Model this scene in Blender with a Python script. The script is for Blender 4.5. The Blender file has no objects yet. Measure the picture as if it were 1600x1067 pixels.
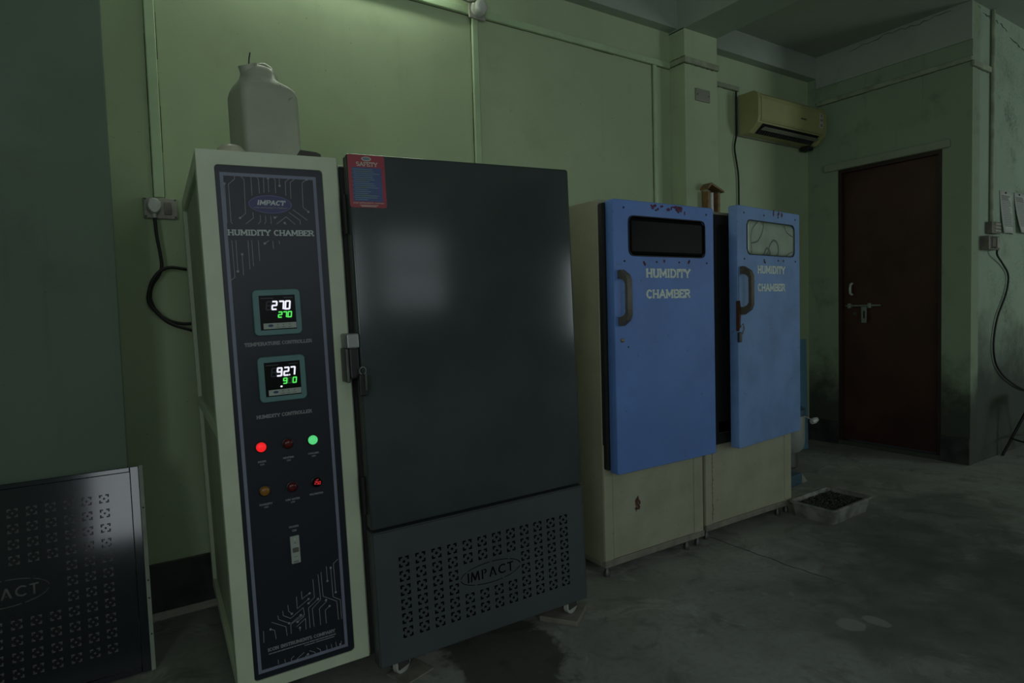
import bpy, bmesh, math, random
from mathutils import Vector, Matrix, Euler
random.seed(7)
C = bpy.context.scene.collection
S = bpy.context.scene
PI = math.pi

# ---------------------------------------------------------------- camera
YAW, PITCH, ROLL = math.radians(33.25), math.radians(2.84), math.radians(1.66)
fw = Vector((math.sin(YAW)*math.cos(PITCH), math.cos(YAW)*math.cos(PITCH), -math.sin(PITCH)))
rt = Vector((math.cos(YAW), -math.sin(YAW), 0))
dn = fw.cross(rt)
r2 = math.cos(ROLL)*rt + math.sin(ROLL)*dn
d2 = -math.sin(ROLL)*rt + math.cos(ROLL)*dn
cam_data = bpy.data.cameras.new('camera')
cam = bpy.data.objects.new('camera', cam_data); C.objects.link(cam)
cm = Matrix.Identity(4)
for i in range(3):
    cm[i][0] = r2[i]; cm[i][1] = -d2[i]; cm[i][2] = -fw[i]
cm[0][3], cm[1][3], cm[2][3] = 0, 0, 1.2
cam.matrix_world = cm
cam_data.sensor_width = 36; cam_data.lens = 973/1600*36
cam_data.clip_start = 0.02; cam_data.clip_end = 60
S.camera = cam

# ---------------------------------------------------------------- light and exposure
WIN_POWER = (12.0, 11.0, 60.0, 38.0)   # daylight through two windows behind the camera, an added fill opening, the left wall
TUBE_STRENGTH = 36.0             # the fluorescent tube on the back wall
SKY_STRENGTH = 0.06
S.view_settings.view_transform = 'Standard'
S.view_settings.look = 'None'
S.view_settings.exposure = 0.0
S.view_settings.gamma = 1.0
S.view_settings.use_curve_mapping = False
w = bpy.data.worlds.new('overcast_sky'); S.world = w; w.use_nodes = True
bg = w.node_tree.nodes['Background']
bg.inputs[0].default_value = (0.62, 0.78, 0.95, 1); bg.inputs[1].default_value = SKY_STRENGTH
WINDOWS = [(-0.25, 0.50, 1.2, 2.9), (0.95, 2.50, 1.45, 2.95), (7.0, 8.4, 0.75, 2.75)]   # x0 x1 z0 z1 in the wall behind; the last is added as fill light
SIDE_WINDOW = (-2.6, -0.8, 0.9, 2.4)                                                # y0 y1 z0 z1 in the left wall, unseen, placed for its light
def daylight(size, size_y, power, loc, rot):
    ld = bpy.data.lights.new('window_daylight', 'AREA'); ld.shape = 'RECTANGLE'
    ld.size, ld.size_y = size, size_y; ld.energy = power; ld.color = (0.86, 0.95, 1.0)
    lo = bpy.data.objects.new('window_daylight', ld); C.objects.link(lo); lo.location = loc; lo.rotation_euler = rot
for (x0, x1, z0, z1), pw in zip(WINDOWS, WIN_POWER):
    daylight(x1-x0, z1-z0, pw, ((x0+x1)/2, -3.33, (z0+z1)/2), (PI/2, 0, 0))         # shines to +y
y0, y1, z0, z1 = SIDE_WINDOW
daylight(y1-y0, z1-z0, WIN_POWER[3], (-1.83, (y0+y1)/2, (z0+z1)/2), (PI/2, 0, -PI/2))  # shines to +x

# ---------------------------------------------------------------- materials
def nd(nt, t, **kw):
    n = nt.nodes.new(t)
    for k, v in kw.items(): setattr(n, k, v)
    return n
def base_mat(name, rough=0.5, metal=0.0, spec=None):
    m = bpy.data.materials.new(name); m.use_nodes = True
    b = m.node_tree.nodes['Principled BSDF']
    b.inputs['Roughness'].default_value = rough; b.inputs['Metallic'].default_value = metal
    if spec is not None: b.inputs['Specular IOR Level'].default_value = spec
    return m, m.node_tree, b
def math_node(nt, op, a, b=None, c=None, clamp=False):
    n = nd(nt, 'ShaderNodeMath', operation=op, use_clamp=clamp)
    for i, v in enumerate((a, b, c)):
        if v is None: continue
        if isinstance(v, (int, float)): n.inputs[i].default_value = v
        else: nt.links.new(v, n.inputs[i])
    return n.outputs[0]
def ramp(nt, fac, lo, hi):
    n = nd(nt, 'ShaderNodeMapRange', interpolation_type='SMOOTHSTEP')
    nt.links.new(fac, n.inputs[0]); n.inputs[1].default_value = lo; n.inputs[2].default_value = hi
    return n.outputs[0]
def noise(nt, vec, scale, detail=4, rough=0.55, dist=0.0):
    n = nd(nt, 'ShaderNodeTexNoise'); n.inputs['Scale'].default_value = scale
    n.inputs['Detail'].default_value = detail; n.inputs['Roughness'].default_value = rough
    n.inputs['Distortion'].default_value = dist
    nt.links.new(vec, n.inputs['Vector']); return n.outputs['Fac']
def mixc(nt, fac, a, b):
    n = nd(nt, 'ShaderNodeMix', data_type='RGBA')
    if isinstance(fac, (int, float)): n.inputs[0].default_value = fac
    else: nt.links.new(fac, n.inputs[0])
    for i, v in ((6, a), (7, b)):
        if isinstance(v, tuple): n.inputs[i].default_value = (*v, 1) if len(v) == 3 else v
        else: nt.links.new(v, n.inputs[i])
    return n.outputs[2]
def bump(nt, bsdf, h, strength=0.2, dist=0.002):
    n = nd(nt, 'ShaderNodeBump'); n.inputs['Strength'].default_value = strength; n.inputs['Distance'].default_value = dist
    nt.links.new(h, n.inputs['Height']); nt.links.new(n.outputs[0], bsdf.inputs['Normal'])
def paint(name, col, rough=0.5, metal=0.0, var=0.12, scale=6, spots=None, spot_amt=0.0, spec=None, rvar=0.0, bmp=0.0):
    """painted or plastic surface: slight tone drift, optional dirt specks"""
    m, nt, b = base_mat(name, rough, metal, spec)
    pos = nd(nt, 'ShaderNodeTexCoord').outputs['Object']
    f = noise(nt, pos, scale)
    dark = tuple(c*(1-var) for c in col); lite = tuple(min(1, c*(1+var)) for c in col)
    c = mixc(nt, ramp(nt, f, 0.3, 0.7), dark, lite)
    if spots:
        g = noise(nt, pos, 38, 3, 0.6); k = math_node(nt, 'MULTIPLY', ramp(nt, g, 0.66, 0.74), spot_amt)
        c = mixc(nt, k, c, spots)
    nt.links.new(c, b.inputs['Base Color'])
    if rvar:
        r = math_node(nt, 'MULTIPLY_ADD', noise(nt, pos, scale*1.7), rvar, rough-rvar/2)
        nt.links.new(r, b.inputs['Roughness'])
    if bmp: bump(nt, b, noise(nt, pos, scale*14, 3), bmp, 0.001)
    return m
def plain(name, col, rough=0.5, metal=0.0, spec=None): return paint(name, col, rough, metal, 0.06, 20, spec=spec)
def emit(name, col, strength, base=(0.02, 0.02, 0.02)):
    m, nt, b = base_mat(name, 0.4)
    b.inputs['Base Color'].default_value = (*base, 1)
    b.inputs['Emission Color'].default_value = (*col, 1); b.inputs['Emission Strength'].default_value = strength
    return m

def wall_mat(name, col, damp_lo, damp_hi, damp=(0.03, 0.032, 0.026), amt=0.9, stains=0.35, mould=None, tint=None):
    """limewashed green plaster with drips, scuffs and (low down or in patches) black mould"""
    m, nt, b = base_mat(name, 0.62, 0, 0.3)
    pos = nd(nt, 'ShaderNodeNewGeometry').outputs['Position']
    sep = nd(nt, 'ShaderNodeSeparateXYZ'); nt.links.new(pos, sep.inputs[0])
    big = noise(nt, pos, 0.9, 3); mid = noise(nt, pos, 4.5, 5, 0.6)
    c = mixc(nt, ramp(nt, big, 0.3, 0.72), tuple(v*0.90 for v in col), tuple(v*1.05 for v in col))
    c = mixc(nt, math_node(nt, 'MULTIPLY', ramp(nt, mid, 0.52, 0.8), stains), c, tint or (col[0]*0.55, col[1]*0.5, col[2]*0.42))
    st = nd(nt, 'ShaderNodeMapping'); nt.links.new(pos, st.inputs[0]); st.inputs['Scale'].default_value = (9, 9, 0.5)
    dr = noise(nt, st.outputs[0], 2.0, 4, 0.6)
    c = mixc(nt, math_node(nt, 'MULTIPLY', ramp(nt, dr, 0.58, 0.85), stains*0.8), c, tuple(v*0.5 for v in col))
    sp = noise(nt, pos, 60, 2, 0.5)
    c = mixc(nt, math_node(nt, 'MULTIPLY', ramp(nt, sp, 0.72, 0.78), 0.5), c, tuple(v*0.3 for v in col))
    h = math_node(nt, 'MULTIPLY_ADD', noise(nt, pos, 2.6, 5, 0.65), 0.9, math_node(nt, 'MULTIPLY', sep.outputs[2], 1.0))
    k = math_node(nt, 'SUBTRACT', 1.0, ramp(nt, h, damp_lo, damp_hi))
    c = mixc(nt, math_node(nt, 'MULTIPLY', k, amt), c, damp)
    if mould:
        x0, amt2 = mould
        s1 = noise(nt, pos, 48, 5, 0.75); s2 = noise(nt, pos, 2.0, 4, 0.6, 0.3)
        mx = math_node(nt, 'MULTIPLY_ADD', math_node(nt, 'SUBTRACT', sep.outputs[0], x0), 0.16, s2)
        area = ramp(nt, mx, 0.45, 0.90)
        spk = ramp(nt, math_node(nt, 'MULTIPLY_ADD', area, 0.42, s1), 0.62, 0.98)
        c = mixc(nt, math_node(nt, 'MULTIPLY', spk, amt2), c, (0.02, 0.022, 0.018))
    nt.links.new(c, b.inputs['Base Color'])
    bump(nt, b, math_node(nt, 'ADD', mid, math_node(nt, 'MULTIPLY', noise(nt, pos, 45, 3), 0.35)), 0.25, 0.004)
    return m

GREEN = (0.43, 0.53, 0.325)
M = {}
M['wall'] = wall_mat('green_limewash', GREEN, 0.30, 0.62, stains=0.22)
M['wall_dim'] = wall_mat('green_limewash_dim_grimy', (0.28, 0.36, 0.235), 0.80, 1.22, stains=0.7)  # real grime, over a base darkened for the door wall's dim light
M['wall_mould'] = wall_mat('green_limewash_mouldy', (0.33, 0.425, 0.315), 0.95, 1.65, stains=0.75, mould=(5.35, 0.62))
M['wall_shade'] = wall_mat('shaded_green_distemper', (0.14, 0.18, 0.13), 0.3, 0.6, stains=0.4)  # darker green puts the shade of the wall behind into its colour
M['pillar'] = wall_mat('green_grey_pillar', (0.165, 0.225, 0.165), 0.1, 0.3, stains=0.35)  # darker, greyer green than the back wall
M['ceiling'] = wall_mat('grey_white_limewash', (0.36, 0.41, 0.34), -3, -2, stains=0.3)
M['plaster_rough'] = wall_mat('rough_cement_band', (0.30, 0.34, 0.24), -3, -2, stains=0.6)
M['skirt'] = paint('dark_stone_skirting', (0.035, 0.036, 0.034), 0.55, var=0.5, scale=9, bmp=0.3)

def floor_mat():
    m, nt, b = base_mat('worn_cement_floor', 0.62, 0, 0.35)
    pos = nd(nt, 'ShaderNodeNewGeometry').outputs['Position']
    sep = nd(nt, 'ShaderNodeSeparateXYZ'); nt.links.new(pos, sep.inputs[0])
    X, Y = sep.outputs[0], sep.outputs[1]
    a = noise(nt, pos, 1.3, 6, 0.62, 0.4); bb = noise(nt, pos, 5.0, 6, 0.65, 0.8); cc = noise(nt, pos, 40, 4, 0.6)
    c = mixc(nt, ramp(nt, a, 0.34, 0.66), (0.23, 0.235, 0.205), (0.33, 0.335, 0.30))
    c = mixc(nt, math_node(nt, 'MULTIPLY', ramp(nt, bb, 0.50, 0.68), 0.55), c, (0.12, 0.124, 0.108))
    c = mixc(nt, math_node(nt, 'MULTIPLY', ramp(nt, noise(nt, pos, 3.1, 7, 0.7, 1.2), 0.565, 0.60), 0.42), c, (0.42, 0.42, 0.38))
    c = mixc(nt, math_node(nt, 'MULTIPLY', ramp(nt, cc, 0.40, 0.8), 0.35), c, (0.15, 0.15, 0.135))
    c = mixc(nt, math_node(nt, 'MULTIPLY', ramp(nt, noise(nt, pos, 75, 2, 0.5), 0.75, 0.78), 0.7), c, (0.45, 0.45, 0.42))
    def ell(cx, cy, rx, ry, edge=0.25, wob=0.0, wsc=6):
        dx = math_node(nt, 'DIVIDE', math_node(nt, 'SUBTRACT', X, cx), rx); dy = math_node(nt, 'DIVIDE', math_node(nt, 'SUBTRACT', Y, cy), ry)
        d = math_node(nt, 'SQRT', math_node(nt, 'ADD', math_node(nt, 'MULTIPLY', dx, dx), math_node(nt, 'MULTIPLY', dy, dy)))
        if wob: d = math_node(nt, 'MULTIPLY_ADD', math_node(nt, 'SUBTRACT', noise(nt, pos, wsc, 4, 0.6), 0.5), wob, d)
        return math_node(nt, 'SUBTRACT', 1.0, ramp(nt, d, 1-edge, 1+edge))
    # wet stain creeping out from under the chamber, dark patches further right
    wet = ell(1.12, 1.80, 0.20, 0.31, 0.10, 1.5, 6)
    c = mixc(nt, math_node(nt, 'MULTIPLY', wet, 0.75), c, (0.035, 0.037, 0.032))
    sc = ell(2.9, 1.15, 0.75, 0.45, 0.4, 2.2, 4)
    c = mixc(nt, math_node(nt, 'MULTIPLY', sc, 0.5), c, (0.07, 0.073, 0.062))
    for e_, a_ in ((ell(3.55, 1.55, 0.75, 0.35, 0.5, 2.6, 5), 0.5), (ell(3.2, 0.75, 1.1, 0.40, 0.5, 2.0, 5), 0.6)):
        c = mixc(nt, math_node(nt, 'MULTIPLY', e_, a_), c, (0.07, 0.073, 0.066))
    for cx, cy, rx, ry in ((2.262, 1.215, 0.05, 0.048), (1.667, 1.364, 0.045, 0.04), (2.36, 1.17, 0.03, 0.05)):
        c = mixc(nt, math_node(nt, 'MULTIPLY', ell(cx, cy, rx, ry, 0.12, 0.8, 14), 0.6), c, (0.33, 0.33, 0.30))
    # the straight crack in the cement
    dxc = math_node(nt, 'ABSOLUTE', math_node(nt, 'MULTIPLY_ADD', math_node(nt, 'SUBTRACT', noise(nt, pos, 7, 4), 0.5), 0.06, math_node(nt, 'SUBTRACT', X, 2.567)))
    ck = math_node(nt, 'SUBTRACT', 1.0, ramp(nt, dxc, 0.002, 0.006))
    ck = math_node(nt, 'MULTIPLY', ck, ramp(nt, Y, 1.42, 1.55))
    c = mixc(nt, math_node(nt, 'MULTIPLY', ck, 0.85), c, (0.02, 0.02, 0.016))
    nt.links.new(c, b.inputs['Base Color'])
    nt.links.new(math_node(nt, 'MULTIPLY_ADD', wet, -0.25, 0.64), b.inputs['Roughness'])
    bump(nt, b, math_node(nt, 'SUBTRACT', math_node(nt, 'MULTIPLY_ADD', cc, 0.3, bb), math_node(nt, 'MULTIPLY', ck, 1.0)), 0.3, 0.003)
    return m
M['floor'] = floor_mat()

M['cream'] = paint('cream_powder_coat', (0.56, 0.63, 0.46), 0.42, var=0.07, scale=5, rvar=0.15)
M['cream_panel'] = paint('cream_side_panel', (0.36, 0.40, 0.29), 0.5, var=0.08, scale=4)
M['gunmetal'] = paint('gunmetal_grey_coat', (0.046, 0.060, 0.058), 0.18, var=0.12, scale=3, rvar=0.05, spec=0.45)
M['gunmetal_low'] = paint('gunmetal_grey_lower', (0.060, 0.070, 0.073), 0.42, var=0.1, scale=3, rvar=0.1)
M['navy'] = paint('navy_black_membrane', (0.013, 0.017, 0.026), 0.38, var=0.05, scale=4, spec=0.45)
M['print_lilac'] = plain('lilac_grey_print', (0.20, 0.215, 0.29), 0.5)
M['print_trace'] = plain('pale_trace_print', (0.25, 0.265, 0.28), 0.5)
M['print_grey'] = plain('silver_letter_print', (0.50, 0.55, 0.52), 0.5)
M['print_dim'] = plain('faded_letter_print', (0.23, 0.245, 0.25), 0.5)
M['logo_blue'] = plain('violet_blue_oval', (0.035, 0.035, 0.13), 0.4)
M['logo_rim'] = plain('lilac_oval_rim', (0.12, 0.12, 0.28), 0.4)
M['teal'] = plain('teal_bezel', (0.10, 0.225, 0.22), 0.45)
M['screen'] = plain('black_screen', (0.006, 0.007, 0.007), 0.3, spec=0.15)
M['strip'] = plain('grey_button_strip', (0.36, 0.40, 0.35), 0.5)
M['blue_ink'] = plain('blue_button_ink', (0.03, 0.07, 0.14), 0.5)
M['led_white'] = emit('white_led', (0.88, 0.88, 1.0), 1.0)
M['led_green'] = emit('green_led', (0.10, 0.95, 0.12), 0.85)
M['led_dim'] = emit('faint_green_led', (0.02, 0.25, 0.04), 0.12)
M['led_off'] = plain('unlit_led_segment', (0.03, 0.035, 0.04), 0.4)
M['lamp_red_on'] = emit('red_lamp_lit', (1.0, 0.015, 0.02), 0.8, (0.3, 0.01, 0.01))
M['lamp_green_on'] = emit('green_lamp_lit', (0.12, 0.9, 0.28), 0.62, (0.1, 0.4, 0.15))
M['lamp_red_off'] = plain('red_lamp_unlit', (0.09, 0.006, 0.008), 0.25)
M['lamp_amber_off'] = plain('amber_lamp_unlit', (0.30, 0.13, 0.02), 0.25)
M['seg_red'] = emit('red_led_segment', (1.0, 0.03, 0.04), 0.55)
M['black'] = plain('black_plastic', (0.010, 0.011, 0.010), 0.45)
M['rubber'] = plain('black_rubber', (0.013, 0.013, 0.012), 0.65)
M['void'] = plain('dark_interior', (0.004, 0.004, 0.004), 0.9)  # black colour stands for the shade inside openings
M['steel'] = paint('dull_steel', (0.30, 0.32, 0.30), 0.42, 0.6, 0.15, 8)
M['dark_steel'] = paint('tarnished_steel', (0.10, 0.105, 0.095), 0.45, 0.6, 0.2, 12)
M['red'] = plain('red_sticker', (0.30, 0.025, 0.04), 0.4)
M['sticker_blue'] = plain('blue_sticker_field', (0.045, 0.075, 0.21), 0.4)
M['sticker_white'] = plain('pale_sticker_print', (0.50, 0.42, 0.36), 0.5)
M['sticker_text'] = plain('grey_green_sticker_text', (0.13, 0.22, 0.25), 0.5)
M['sticker_yellow'] = plain('olive_sticker_text', (0.16, 0.22, 0.10), 0.5)
M['blue_a'] = paint('blue_enamel', (0.108, 0.226, 0.57), 0.52, var=0.10, scale=3, spots=(0.07, 0.09, 0.13), spot_amt=0.5, rvar=0.15)
M['blue_b'] = paint('faded_blue_enamel', (0.165, 0.295, 0.57), 0.46, var=0.13, scale=4, spots=(0.09, 0.11, 0.14), spot_amt=0.6, rvar=0.2)
M['tan'] = paint('yellowed_cream_enamel', (0.34, 0.345, 0.235), 0.5, var=0.10, scale=5, spots=(0.10, 0.085, 0.05), spot_amt=0.35)
M['tan_side'] = paint('yellowed_cream_side', (0.30, 0.29, 0.20), 0.5, var=0.10, scale=4, spots=(0.10, 0.085, 0.05), spot_amt=0.3)
M['tan_rail'] = paint('grimy_base_rail', (0.20, 0.19, 0.15), 0.6, var=0.2, scale=12)
M['grey_gasket'] = plain('grey_brown_gasket', (0.085, 0.082, 0.070), 0.6)
M['strap'] = plain('dull_brown_rubber', (0.06, 0.055, 0.045), 0.7)
M['rust'] = paint('rust_chip', (0.075, 0.03, 0.017), 0.8, var=0.3, scale=40)
M['cream_letter'] = paint('worn_cream_lettering', (0.66, 0.74, 0.66), 0.6, var=0.15, scale=60)
M['glass_dark'] = plain('dark_glass', (0.004, 0.005, 0.004), 0.3, spec=0.03)
M['glass_fog'] = paint('fogged_glass', (0.33, 0.40, 0.31), 0.28, var=0.12, scale=9)
M['hose'] = plain('grey_hose_line', (0.10, 0.13, 0.12), 0.5)  # flat grey strips for the arcs on the fogged pane
M['maroon'] = paint('maroon_smear', (0.11, 0.025, 0.06), 0.7, var=0.3, scale=50)
M['handle'] = paint('worn_grey_handle', (0.115, 0.11, 0.09), 0.5, var=0.2, scale=20)
M['handle_b'] = paint('worn_brown_handle', (0.10, 0.085, 0.06), 0.55, var=0.25, scale=20)
M['brass'] = plain('brass_lock', (0.25, 0.22, 0.13), 0.4, 0.6)
M['can'] = paint('translucent_grey_plastic', (0.40, 0.42, 0.33), 0.45, var=0.06, scale=7, spots=(0.10, 0.075, 0.04), spot_amt=0.7)
M['bowl'] = plain('cream_plastic_lid', (0.55, 0.53, 0.40), 0.4)
M['ac'] = paint('yellowed_white_plastic', (0.36, 0.36, 0.155), 0.45, var=0.08, scale=4, spots=(0.10, 0.10, 0.05), spot_amt=0.25)
M['ac_lip'] = paint('grey_flap', (0.24, 0.25, 0.19), 0.5, var=0.1)
M['door_wood'] = paint('maroon_brown_door', (0.050, 0.0165, 0.011), 0.42, var=0.28, scale=3, rvar=0.2)
M['door_frame'] = paint('dark_brown_frame', (0.030, 0.013, 0.010), 0.5, var=0.2)
M['tray'] = paint('grimy_white_tray', (0.19, 0.195, 0.165), 0.6, var=0.4, scale=14, spots=(0.08, 0.07, 0.05), spot_amt=0.6)
M['pellet'] = paint('charcoal_pellet', (0.022, 0.021, 0.019), 0.40, var=0.4, scale=30)
M['pvc'] = paint('green_painted_trunking', (0.42, 0.55, 0.33), 0.5, var=0.08, scale=8)
M['pvc_grime'] = paint('grimy_trunking', (0.29, 0.33, 0.22), 0.55, var=0.25, scale=9)
M['crevice'] = plain('dirt_line', (0.07, 0.065, 0.045), 0.9)
M['white_plastic'] = paint('off_white_plastic', (0.50, 0.52, 0.47), 0.4, var=0.08, scale=14)
M['dirty_plastic'] = paint('dirty_socket_plate', (0.33, 0.32, 0.27), 0.45, var=0.2, scale=18)
M['brown_plastic'] = paint('browned_switch_box', (0.16, 0.15, 0.115), 0.5, var=0.25, scale=20)
M['paper'] = paint('yellowed_paper', (0.48, 0.50, 0.44), 0.8, var=0.06, scale=4)
M['ink'] = plain('grey_print', (0.22, 0.23, 0.21), 0.8)
M['wood'] = paint('varnished_wood', (0.20, 0.115, 0.045), 0.45, var=0.3, scale=25)
M['board'] = paint('grey_board', (0.20, 0.185, 0.15), 0.7, var=0.2, scale=15)
M['bright_glass'] = plain('white_glass_tube', (0.75, 0.78, 0.72), 0.15)
M['caster'] = plain('white_nylon_wheel', (0.45, 0.47, 0.41), 0.45)
M['teal_plastic'] = plain('teal_plastic', (0.035, 0.085, 0.115), 0.45)
M['sky_plastic'] = plain('light_blue_plastic', (0.11, 0.25, 0.33), 0.5)
M['drum'] = paint('grey_white_drum', (0.26, 0.28, 0.24), 0.45, var=0.15)
M['navy_steel'] = paint('navy_black_sheet', (0.012, 0.016, 0.023), 0.10, var=0.1, scale=3, rvar=0.04, spec=0.6)
M['backing'] = plain('grey_backing', (0.26, 0.265, 0.23), 0.7)
M['bare_edge'] = paint('bare_grey_edge', (0.40, 0.45, 0.38), 0.5, 0.0, 0.15, 10)
M['tube'] = emit('lit_fluorescent_tube', (0.92, 1.0, 0.86), TUBE_STRENGTH, (0.6, 0.6, 0.6))

# ---------------------------------------------------------------- mesh helpers
class MB:
    def __init__(s): s.bm = bmesh.new()
    def _tf(s, vs, mat):
        if mat is not None: bmesh.ops.transform(s.bm, matrix=mat, verts=vs)
    def box(s, x0, x1, y0, y1, z0, z1, bev=0.0, seg=2, mat=None):
        r = bmesh.ops.create_cube(s.bm, size=1)['verts']
        for v in r:
            v.co = Vector(((x0+x1)/2+v.co.x*(x1-x0), (y0+y1)/2+v.co.y*(y1-y0), (z0+z1)/2+v.co.z*(z1-z0)))
        if bev > 0:
            es = list({e for v in r for e in v.link_edges})
            o = bmesh.ops.bevel(s.bm, geom=es, offset=bev, segments=seg, affect='EDGES', profile=0.5)
            r = list({v for f in o['faces'] for v in f.verts} | {v for v in r if v.is_valid})
        s._tf(r, mat); return s
    def cyl(s, p0, p1, r0, r1=None, n=16, cap=True):
        r1 = r0 if r1 is None else r1
        p0, p1 = Vector(p0), Vector(p1); d = (p1-p0); q = d.to_track_quat('Z', 'Y').to_matrix()
        a = [s.bm.verts.new(p0+q@Vector((r0*math.cos(2*PI*i/n), r0*math.sin(2*PI*i/n), 0))) for i in range(n)]
        b = [s.bm.verts.new(p1+q@Vector((r1*math.cos(2*PI*i/n), r1*math.sin(2*PI*i/n), 0))) for i in range(n)]
        for i in range(n): s.bm.faces.new((a[i], a[(i+1) % n], b[(i+1) % n], b[i]))
        if cap: s.bm.faces.new(a[::-1]); s.bm.faces.new(b)
        return s
    def lathe(s, prof, c=(0, 0, 0), n=20, axis=None):
        """prof: (r, z) list, closed at ends when r = 0"""
        q = Vector(axis).to_track_quat('Z', 'Y').to_matrix() if axis else Matrix.Identity(3)
        c = Vector(c); rings = []
        for r, z in prof:
            if r < 1e-6: rings.append([s.bm.verts.new(c+q@Vector((0, 0, z)))])
            else: rings.append([s.bm.verts.new(c+q@Vector((r*math.cos(2*PI*i/n), r*math.sin(2*PI*i/n), z))) for i in range(n)])
        for a, b in zip(rings, rings[1:]):
            for i in range(n):
                j = (i+1) % n
                if len(a) == 1 and len(b) == 1: continue
                if len(a) == 1: s.bm.faces.new((a[0], b[j], b[i]))
                elif len(b) == 1: s.bm.faces.new((a[i], a[j], b[0]))
                else: s.bm.faces.new((a[i], a[j], b[j], b[i]))
        return s
    def tube(s, pts, r, n=8, cap=True, squash=None):
        pts = [Vector(p) for p in pts]; rings = []; up = Vector((0.123, 0.456, 0.881)).normalized()
        for i, p in enumerate(pts):
            t = (pts[min(i+1, len(pts)-1)]-pts[max(i-1, 0)]).normalized()
            sd = t.cross(up)
            if sd.length < 0.05: sd = t.cross(Vector((1, 0, 0)))
            sd.normalize(); u2 = sd.cross(t).normalized()
            rr = r[i] if isinstance(r, (list, tuple)) else r
            rings.append([s.bm.verts.new(p+rr*(math.cos(2*PI*k/n)*sd+math.sin(2*PI*k/n)*u2)) for k in range(n)])
        for a, b in zip(rings, rings[1:]):
            for i in range(n): s.bm.faces.new((a[i], a[(i+1) % n], b[(i+1) % n], b[i]))
        if cap: s.bm.faces.new(rings[0][::-1]); s.bm.faces.new(rings[-1])
        return s
    def loft(s, rings, cap=True):
        vs = [[s.bm.verts.new(Vector(p)) for p in r] for r in rings]; n = len(vs[0])
        for a, b in zip(vs, vs[1:]):
            for i in range(n): s.bm.faces.new((a[i], a[(i+1) % n], b[(i+1) % n], b[i]))
        if cap: s.bm.faces.new(vs[0][::-1]); s.bm.faces.new(vs[-1])
        return s
    def prism(s, poly, a, b, plane='xz'):
        """extrude a 2D polygon between a and b along the third axis"""
        def P(u, v, t): return {'xz': (u, t, v), 'xy': (u, v, t), 'yz': (t, u, v)}[plane]
        return s.loft([[P(u, v, a) for u, v in poly], [P(u, v, b) for u, v in poly]])
    def strokes(s, segs, y, th):
        """flat print: quads of width th on the plane y (facing -y); segs = (x0,z0,x1,z1[,w])"""
        for k_, sg in enumerate(segs):
            yk = y-k_*1.2e-5          # overlapping strokes lie a hair apart
            x0, z0, x1, z1 = sg[:4]; ww = sg[4] if len(sg) > 4 else th
            d = Vector((x1-x0, z1-z0)); L = d.length
            if L < 1e-7: continue
            d /= L; nrm = Vector((-d.y, d.x))*ww/2; e = d*ww*0.35
            ps = [Vector((x0, z0))-e-nrm, Vector((x1, z1))+e-nrm, Vector((x1, z1))+e+nrm, Vector((x0, z0))-e+nrm]
            s.bm.faces.new([s.bm.verts.new((p.x, yk, p.y)) for p in ps])
        return s
    def disc(s, cx, cz, y, rx, rz=None, n=20):
        rz = rx if rz is None else rz
        s.bm.faces.new([s.bm.verts.new((cx+rx*math.cos(2*PI*i/n), y, cz+rz*math.sin(2*PI*i/n))) for i in range(n)]); return s
    def poly(s, pts): s.bm.faces.new([s.bm.verts.new(p) for p in pts]); return s
    def build(s, name, mat, parent=None, smooth=None, label=None, fix=True):
        if fix: bmesh.ops.recalc_face_normals(s.bm, faces=s.bm.faces)
        me = bpy.data.meshes.new(name); s.bm.to_mesh(me); s.bm.free()
        return link(name, me, mat, parent, smooth, label)
def link(name, me, mat, parent=None, smooth=None, label=None):
    if mat is not None: me.materials.clear(); me.materials.append(M[mat] if isinstance(mat, str) else mat)
    o = bpy.data.objects.new(name, me); C.objects.link(o)
    if parent is not None: o.parent = parent
    if smooth:
        for p in me.polygons: p.use_smooth = True
        try:
            me.set_sharp_from_angle(angle=math.radians(smooth))
        except Exception: pass
    if label: o['label'] = label
    return o
def tag(o, label, cat, group=None, kind=None):
    o['label'] = label; o['category'] = cat
    if group: o['group'] = group
    if kind: o['kind'] = kind
    return o
def thing(name, label, cat, loc=(0, 0, 0), rot=(0, 0, 0), group=None):
    o = bpy.data.objects.new(name, None); C.objects.link(o); o.empty_display_size = 0.1
    o.location = loc; o.rotation_euler = rot
    return tag(o, label, cat, group)
def struct(o): o['kind'] = 'structure'; return o
def sempty(name):
    o = bpy.data.objects.new(name, None); C.objects.link(o); o['kind'] = 'structure'; return o
def rrect(x0, x1, z0, z1, r, n=5):
    out = []
    for cx, cz, a0 in ((x1-r, z1-r, 0), (x0+r, z1-r, 90), (x0+r, z0+r, 180), (x1-r, z0+r, 270)):
        for i in range(n+1):
            a = math.radians(a0+90*i/n); out.append((cx+r*math.cos(a), cz+r*math.sin(a)))
    return out
def plate(loops, y, half, bevel=0.0):
    """sheet in the xz plane at y with true holes (first loop is the outline, the rest are holes); returns a mesh"""
    cu = bpy.data.curves.new('sheet', 'CURVE'); cu.dimensions = '2D'; cu.fill_mode = 'BOTH'; cu.extrude = half
    cu.bevel_depth = bevel; cu.bevel_resolution = 1
    if bevel: cu.offset = -bevel
    for lp in loops:
        sp = cu.splines.new('POLY'); sp.points.add(len(lp)-1); sp.use_cyclic_u = True
        for p, (u, v) in zip(sp.points, lp): p.co = (u, v, 0, 1)
    o = bpy.data.objects.new('sheet', cu); C.objects.link(o)
    dg = bpy.context.evaluated_depsgraph_get(); dg.update()
    me = bpy.data.meshes.new_from_object(o.evaluated_get(dg))
    bpy.data.objects.remove(o); bpy.data.curves.remove(cu)
    me.transform(Matrix.Translation((0, y, 0)) @ Matrix.Rotation(PI/2, 4, 'X'))
    return me

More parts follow.
